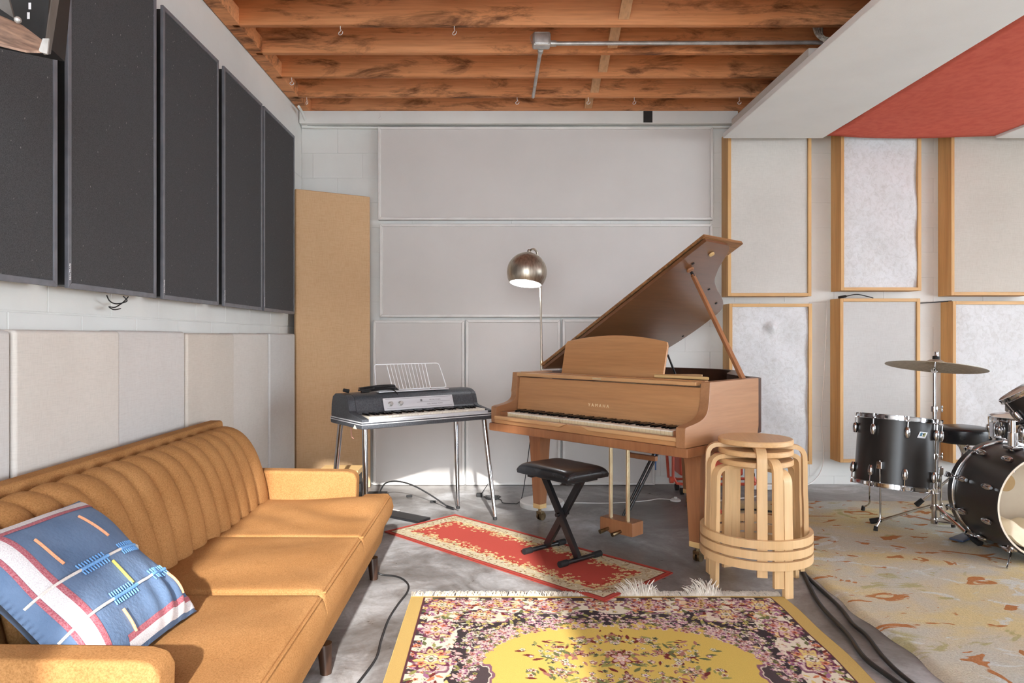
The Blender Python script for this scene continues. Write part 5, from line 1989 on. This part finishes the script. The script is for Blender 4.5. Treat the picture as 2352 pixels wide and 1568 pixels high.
# tom holder
obj('holder_base', B().box(-0.105, -0.045, -0.04, 0.04, BZ - 0.017 + R0 - 0.008, BZ - 0.017 + R0 + 0.014, 0.006), 'chrome', bass)
obj('holder_post', B().cyl((-0.075, 0.0, BZ - 0.017 + R0 - 0.13), (-0.075, 0.0, BZ - 0.017 + R0 + 0.15), 0.0135, seg=16), 'chrome', bass)
obj('holder_clamp', B().cyl((-0.075, 0.0, BZ - 0.017 + R0 + 0.01), (-0.075, 0.0, BZ - 0.017 + R0 + 0.085), 0.024, seg=18), 'chrome', bass)
dp = thing('drum_pillow', 'crumpled cream pillow stuffed inside the bass drum', 'pillow', (BX + 0.02, BY, BZ - R0 + 0.02))
b = B()


def dpil(u, v, s=1):
    x = (u - 0.5) * 0.40
    y = (v - 0.5) * 0.27
    e_ = max(0, 1 - (2 * u - 1) ** 4) * max(0, 1 - (2 * v - 1) ** 4)
    base = -0.245 + math.sqrt(max(0.0, 1)) * 0 + 0.245 - math.sqrt(max(0.004, 0.262 ** 2 - x * x)) + 0.0
    zz = BZ + (-math.sqrt(max(0.004, 0.258 ** 2 - x * x)))
    h = 0.125 * e_ ** 0.5 + 0.010 * math.sin(11 * u + 5 * v) * e_ + 0.012 * math.sin(23 * u - 4 * v) * e_
    return (BX + 0.01 + x, BY - 0.01 + y, zz + 0.008 + (h if s > 0 else 0.0))


b.grid(lambda u, v: dpil(u, v, 1), 30, 24)
b.grid(lambda u, v: dpil(u, v, -1), 30, 24)
bmesh.ops.remove_doubles(b.bm, verts=b.bm.verts[:], dist=0.0008)
obj('pillow_case', b, 'pillow_cream', dp, True, angle=60)
# kick pedal
kp = thing('kick_pedal', 'kick drum pedal with a blue footboard behind the bass drum', 'drum pedal', (BX - 0.1, BY + 0.26, 0.018))
obj('footboard', B().box(-0.16, 0.12, 0.0, 0.075, 0.018, 0.028, 0.003, Matrix.Rotation(math.radians(35), 4, 'Z')), 'grey_blue', kp)
obj('hoop_clamp', B().box(0.03, 0.10, -0.05, 0.03, 0.004, 0.05, 0.006), 'black_metal', kp)
for x in (0.03, 0.10):
    obj('upright', B().cyl((x, 0.0, 0.03), (x, 0.0, 0.22), 0.006), 'chrome', kp)
obj('axle', B().cyl((0.02, 0, 0.215), (0.11, 0, 0.215), 0.006), 'chrome', kp)

# rack tom, snare, throne, pad
rt = thing('rack_tom', 'small black rack tom cut by the right picture edge', 'drum', (3.12, 3.98, 0.83))
RM = Matrix.Rotation(math.radians(-31), 4, 'Y') @ Matrix.Rotation(math.radians(-18), 4, 'X')
obj('shell', B().lathe([(0.150, -0.10), (0.156, -0.10), (0.156, 0.10), (0.150, 0.10)], 48, RM), 'drum_black', rt)
obj('batter_head', B().lathe([(0.160, 0.103), (0.150, 0.110), (0, 0.110)], 48, RM), 'drum_head', rt)
obj('bottom_head', B().lathe([(0.160, -0.103), (0.150, -0.110), (0, -0.110)], 48, RM), 'drum_head', rt)
for s_ in (1, -1):
    obj('hoop', B().lathe([(0.160, s_ * 0.092), (0.170, s_ * 0.092), (0.166, s_ * 0.104), (0.170, s_ * 0.120), (0.161, s_ * 0.120), (0.160, s_ * 0.092)], 48, RM), 'chrome', rt)
for k in range(6):
    M = RM @ Matrix.Rotation(math.radians(185 + 60 * k), 4, 'Z') @ Matrix.Translation((0.168, 0, 0))
    b = B()
    lug(b, M, 0.075)
    b.cyl((0.002, 0, -0.10), (0.002, 0, 0.10), 0.0035, seg=8, M=M)
    obj('lug', b, 'chrome', rt)
obj('mount_arm', B().tube([(0.0, 0.0, -0.09), (-0.12, -0.05, -0.10), (-0.25, -0.13, -0.105), (-0.31, -0.18, -0.10)], 0.011, 10, sub=4), 'chrome', rt)
sn = thing('snare_drum', 'chrome snare drum behind the bass drum at the right edge', 'drum', (3.27, 4.30, 0.017))
SMx = Matrix.Translation((0, 0, 0.625)) @ Matrix.Rotation(math.radians(-3), 4, 'Y')
obj('shell', B().lathe([(0.172, -0.06), (0.178, -0.06), (0.178, 0.06), (0.172, 0.06)], 56, SMx), 'chrome', sn)
obj('batter_head', B().lathe([(0.180, 0.06), (0.172, 0.068), (0, 0.068)], 56, SMx), 'drum_head', sn)
for s_ in (1, -1):
    obj('hoop', B().lathe([(0.182, s_ * 0.052), (0.192, s_ * 0.052), (0.188, s_ * 0.064), (0.192, s_ * 0.078), (0.183, s_ * 0.078), (0.182, s_ * 0.052)], 56, SMx), 'chrome', sn)
for k in range(10):
    M = SMx @ Matrix.Rotation(math.radians(10 + 36 * k), 4, 'Z') @ Matrix.Translation((0.19, 0, 0))
    b = B()
    lug(b, M, 0.05)
    b.cyl((0, 0, -0.07), (0, 0, 0.07), 0.0035, seg=8, M=M)
    obj('lug', b, 'chrome', sn)
obj('strainer', B().box(-0.215, -0.190, -0.02, 0.02, 0.57, 0.66, 0.005), 'chrome', sn)
obj('stand_post', B().cyl((0, 0, 0.06), (0, 0, 0.56), 0.012), 'chrome', sn)
for k in range(3):
    a = k * 2 * PI / 3 + 0.5
    obj('stand_leg', B().cyl((0, 0, 0.22), (0.24 * math.cos(a), 0.24 * math.sin(a), 0.018), 0.008), 'chrome', sn)
    obj('basket_arm', B().tube([(0, 0, 0.50), (0.15 * math.cos(a), 0.15 * math.sin(a), 0.53), (0.185 * math.cos(a), 0.185 * math.sin(a), 0.56)], 0.007, 8), 'chrome', sn)
th = thing('drum_throne', 'round black padded drum throne behind the cymbal stand', 'stool', (3.183, 4.75, 0.017))
obj('seat_pad', B().lathe([(0, 0.470), (0.155, 0.470), (0.167, 0.480), (0.169, 0.555), (0.160, 0.572), (0.10, 0.582), (0, 0.584)], 56), 'black_leather', th, angle=60)
obj('seat_post', B().cyl((0, 0, 0.10), (0, 0, 0.45), 0.013), 'chrome', th)
obj('seat_flange', B().lathe([(0.014, 0.40), (0.03, 0.44), (0.055, 0.468), (0.055, 0.471), (0, 0.471)], 24), 'chrome', th)
for k in range(3):
    a = k * 2 * PI / 3 + 2.6
    lg = obj('leg', B().cyl((0, 0, 0.30), (0.26 * math.cos(a), 0.26 * math.sin(a), 0.02), 0.0095), 'chrome', th)
    obj('rubber_foot', B().cyl((0.235 * math.cos(a), 0.235 * math.sin(a), 0.05), (0.275 * math.cos(a), 0.275 * math.sin(a), 0.006), 0.016, 0.019, 12), 'black_rubber', lg)
pd = thing('practice_pad', 'dark round pad on a thin stand behind the snare drum', 'drum pad', (3.86, 5.05, 0.017))
obj('pad', B().lathe([(0, 0.638), (0.135, 0.638), (0.14, 0.645), (0.14, 0.682), (0.134, 0.688), (0, 0.688)], 40), 'grey_metal', pd)
obj('stand_post', B().cyl((0, 0, 0.02), (0, 0, 0.64), 0.012), 'black_metal', pd)
for k in range(3):
    a = k * 2 * PI / 3
    obj('stand_leg', B().cyl((0, 0, 0.16), (0.2 * math.cos(a), 0.2 * math.sin(a), 0.02), 0.007), 'black_metal', pd)

# ------------------------------------------------------------------ clutter on the floor
ct = thing('red_tool_cart', 'red enamelled tube frame cart behind the piano legs', 'cart', (1.65, 5.36, 0))
obj('lower_frame', B().tube([(1.345, 5.30, 0.30), (1.345, 5.30, 0.14), (1.372, 5.30, 0.092), (1.43, 5.30, 0.084), (1.97, 5.30, 0.086), (1.985, 5.33, 0.086), (1.97, 5.50, 0.086), (1.43, 5.50, 0.084), (1.36, 5.50, 0.10), (1.345, 5.50, 0.30)], 0.011, 8), 'red_enamel', ct, True)
obj('frame_post', B().tube([(1.36, 5.30, 0.29), (1.36, 5.30, 0.50), (1.36, 5.50, 0.50), (1.36, 5.50, 0.29)], 0.010, 8), 'red_enamel', ct, True)
obj('frame_stay', B().tube([(1.90, 5.30, 0.20), (1.915, 5.30, 0.13), (1.95, 5.30, 0.092)], 0.010, 8), 'red_enamel', ct, True)
obj('tank', B().box(1.40, 1.885, 5.31, 5.49, 0.145, 0.30, 0.016, seg=3), 'red_enamel', ct, True)
obj('carton', B().box(1.40, 1.56, 5.33, 5.47, 0.302, 0.42, 0.004), 'maple_pale', ct, True)
obj('drain_valve', B().cyl((1.80, 5.33, 0.148), (1.80, 5.33, 0.112), 0.017, 0.009, 10), 'red_enamel', ct, True)
for x, y in ((1.81, 5.33), (1.42, 5.33), (1.81, 5.48), (1.42, 5.48)):
    cs = obj('caster', B().box(x - 0.014, x + 0.014, y - 0.012, y + 0.012, 0.05, 0.08, 0.003), 'chrome', ct, True)
    o = obj('wheel', B().cyl((x - 0.012, y, 0.028), (x + 0.012, y, 0.028), 0.028, seg=18), 'black_rubber', cs, True)
obj('axle_hub', B().cyl((1.318, 5.30, 0.118), (1.345, 5.30, 0.118), 0.026, seg=14), 'red_enamel', ct, True)
tag(obj('power_strip', B().box(2.02, 2.25, 5.47, 5.54, 0.001, 0.045, 0.010, seg=3), 'white_gloss'), 'white power strip on the floor behind the stool stack', 'power strip')
b = B().lathe([(0, 0), (0.022, 0), (0.020, 0.03), (0.009, 0.05), (0.007, 0.058), (0, 0.058)], 16, Matrix.Translation((2.035, 5.50, 0.046)))
nz = thing('glue_bottle', 'small orange bottle with a black spout standing on the power strip', 'bottle', (2.035, 5.50, 0.046))
obj('body', b, 'red_enamel', nz, True)
obj('spout', B().tube([(2.035, 5.50, 0.10), (2.035, 5.50, 0.125), (2.022, 5.50, 0.135), (2.005, 5.50, 0.122)], 0.006, 8, sub=4), 'black_rubber', nz, True)
fs = thing('foot_switch', 'white domed lamp foot switch on the floor under the piano', 'switch', (1.317, 5.12, 0))
obj('dome', B().lathe([(0.038, 0.001), (0.037, 0.010), (0.026, 0.018), (0, 0.020)], 28), 'cable_white', fs)
obj('button', B().lathe([(0.012, 0.018), (0.012, 0.027), (0.009, 0.030), (0, 0.030)], 16), 'cable_white', fs)
b = B().tube([(0.47, 5.02, 0.006), (0.60, 5.04, 0.005), (0.818, 5.032, 0.005), (1.083, 5.099, 0.005), (1.20, 5.16, 0.006), (1.285, 5.13, 0.008)], 0.0035, 7, sub=8)
tag(obj('lamp_cord', b, 'cable_white'), 'thin white cord from the lamp base to the foot switch', 'cable')
b = B().tube([(1.62, 5.10, 0.006), (1.75, 5.15, 0.006), (1.95, 5.24, 0.006), (2.05, 5.40, 0.006), (2.10, 5.468, 0.012)], 0.005, 7, sub=8)
tag(obj('extension_lead', b, 'cable_white'), 'white lead running to the power strip behind the stools', 'cable')
b = B().tube([(1.55, 4.72, 0.020), (1.72, 4.78, 0.022), (1.90, 4.70, 0.022), (1.98, 4.60, 0.022), (1.92, 4.52, 0.022), (1.80, 4.50, 0.022)], 0.006, 7, sub=8)
tag(obj('dark_hose', b, 'cable_black'), 'dark looped cable on the pale rug seen between the stool legs', 'cable')
tag(obj('red_ball', B().lathe([(0, 0.001), (0.018, 0.001), (0.026, 0.012), (0.026, 0.026), (0.016, 0.038), (0, 0.040)], 20, Matrix.Translation((1.505, 4.72, 0))), 'red_enamel'),
    'small red rubber ball lying on the floor beside the piano leg', 'ball')
b = B().tube([(-0.600, 3.50, 0.02), (-0.574, 3.51, 0.006), (-0.489, 3.476, 0.006), (-0.430, 3.38, 0.006), (-0.418, 3.27, 0.006), (-0.440, 3.12, 0.006), (-0.457, 2.95, 0.006), (-0.455, 2.75, 0.006), (-0.448, 2.60, 0.006), (-0.470, 2.45, 0.006), (-0.51, 2.25, 0.006)], 0.0048, 8, sub=8)
tag(obj('sofa_cable', b, 'cable_black'), 'thin dark cable on the floor between the sofa and the yellow rug', 'cable')
b = B().tube([(1.60, 3.75, 0.012), (1.545, 3.50, 0.012), (1.445, 3.121, 0.012), (1.409, 2.80, 0.012), (1.368, 2.59, 0.012), (1.379, 2.425, 0.012), (1.42, 2.1, 0.012)], 0.0095, 9, sub=8)
tag(obj('floor_cable', b, 'cable_black'), 'thick black cable on the floor nearer the yellow rug', 'cable', 'black cables between the rugs')
b = B().tube([(1.62, 3.70, 0.010), (1.553, 3.50, 0.010), (1.519, 3.096, 0.010), (1.483, 2.90, 0.010), (1.479, 2.78, 0.010), (1.441, 2.59, 0.010), (1.432, 2.395, 0.010), (1.47, 2.1, 0.010)], 0.0085, 9, sub=8)
tag(obj('floor_cable', b, 'cable_black'), 'thick black cable on the floor nearer the pale drum rug', 'cable', 'black cables between the rugs')
# things under the electric piano
bx = thing('black_amplifier', 'small black amplifier with a wooden top behind the electric piano leg', 'amplifier', (-1.13, 5.02, 0))
obj('cabinet', B().box(-1.25, -0.985, 4.92, 5.12, 0.004, 0.225, 0.006), 'black_plain', bx, True)
obj('top_board', B().box(-1.26, -0.975, 4.91, 5.13, 0.226, 0.262, 0.003), 'maple_pale', bx, True)
obj('handle', B().box(-0.984, -0.965, 4.96, 5.04, 0.10, 0.16, 0.005), 'black_rubber', bx, True)
b = B().box(-0.96, -0.80, 5.08, 5.20, 0.002, 0.045, 0.006)
pdl = thing('expression_pedal', 'black pedal box on the floor under the electric piano', 'pedal', (-0.88, 5.14, 0))
obj('body', b, 'black_metal', pdl, True)
obj('tread', B().box(-0.95, -0.81, 5.085, 5.19, 0.046, 0.056, 0.003), 'black_rubber', pdl, True)
b = B().tube([(-0.855, 5.10, 0.045), (-0.84, 5.08, 0.095), (-0.80, 5.06, 0.145), (-0.715, 5.02, 0.165), (-0.60, 4.97, 0.148), (-0.47, 4.92, 0.092), (-0.335, 4.86, 0.018)], 0.0055, 8, sub=8)
jc = thing('jack_cable', 'stiff black cable arching over the floor to its plug under the electric piano', 'cable', (-0.60, 4.97, 0))
obj('cable', b, 'cable_black', jc, True)
obj('plug', B().cyl((-0.345, 4.863, 0.021), (-0.295, 4.838, 0.011), 0.010, 0.009, 10), 'black_metal', jc, True)
obj('plug_tip', B().cyl((-0.295, 4.838, 0.011), (-0.262, 4.815, 0.008), 0.004, seg=8), 'chrome', jc, True)
M = frame_matrix((-0.64, 4.655, 0), (0.82, -0.57, 0), (0.57, 0.82, 0))
mt_ = obj('black_board', B().box(-0.21, 0.21, -0.062, 0.062, 0.002, 0.018, 0.004, M), 'black_metal')
tag(mt_, 'flat black board on the floor beside the red runner', 'board')
M = frame_matrix((-0.72, 4.84, 0), (0.80, -0.45, 0), (0.45, 0.80, 0))
tag(obj('paper_tag', B().box(-0.05, 0.05, -0.018, 0.018, 0.001, 0.004, 0.001, M), 'white_gloss'), 'small white paper tag on the floor beside the black board', 'paper')
for (x, y, lb) in ((-0.655, 5.24, 'nearer the wall'), (-0.46, 5.06, 'nearer the chrome leg')):
    tag(obj('rubber_stop', B().box(x - 0.022, x + 0.022, y - 0.010, y + 0.010, 0.001, 0.016, 0.004), 'black_rubber'), 'tiny black rubber stop on the concrete under the electric piano, ' + lb, 'rubber stop', 'rubber stops on the floor')
b = B()
for k in range(4):
    rr_ = 0.035 + 0.006 * k
    b.tube([(-0.03 + rr_ * math.cos(t * PI / 4) * 1.2, 5.16 + rr_ * math.sin(t * PI / 4), 0.006 + 0.005 * k) for t in range(8)], 0.0032, 6, closed=True)
b.tube([(-0.12, 5.25, 0.012), (-0.085, 5.27, 0.06), (-0.06, 5.26, 0.095), (-0.035, 5.23, 0.07), (-0.02, 5.19, 0.02)], 0.003, 6, sub=6)
b.tube([(0.01, 5.15, 0.006), (0.035, 5.13, 0.005), (0.05, 5.04, 0.005), (0.12, 5.02, 0.005), (0.155, 5.03, 0.006), (0.19, 5.08, 0.05), (0.23, 5.12, 0.30), (0.27, 5.16, 0.60), (0.29, 5.2, 0.8)], 0.0032, 6, sub=8)
pc = thing('mains_cable', 'coiled thin black power cord with plug on the floor by the wall', 'cable', (-0.03, 5.16, 0))
obj('cord', b, 'cable_black', pc, True)
obj('plug', B().box(-0.15, -0.105, 5.235, 5.265, 0.001, 0.030, 0.005), 'black_rubber', pc, True)
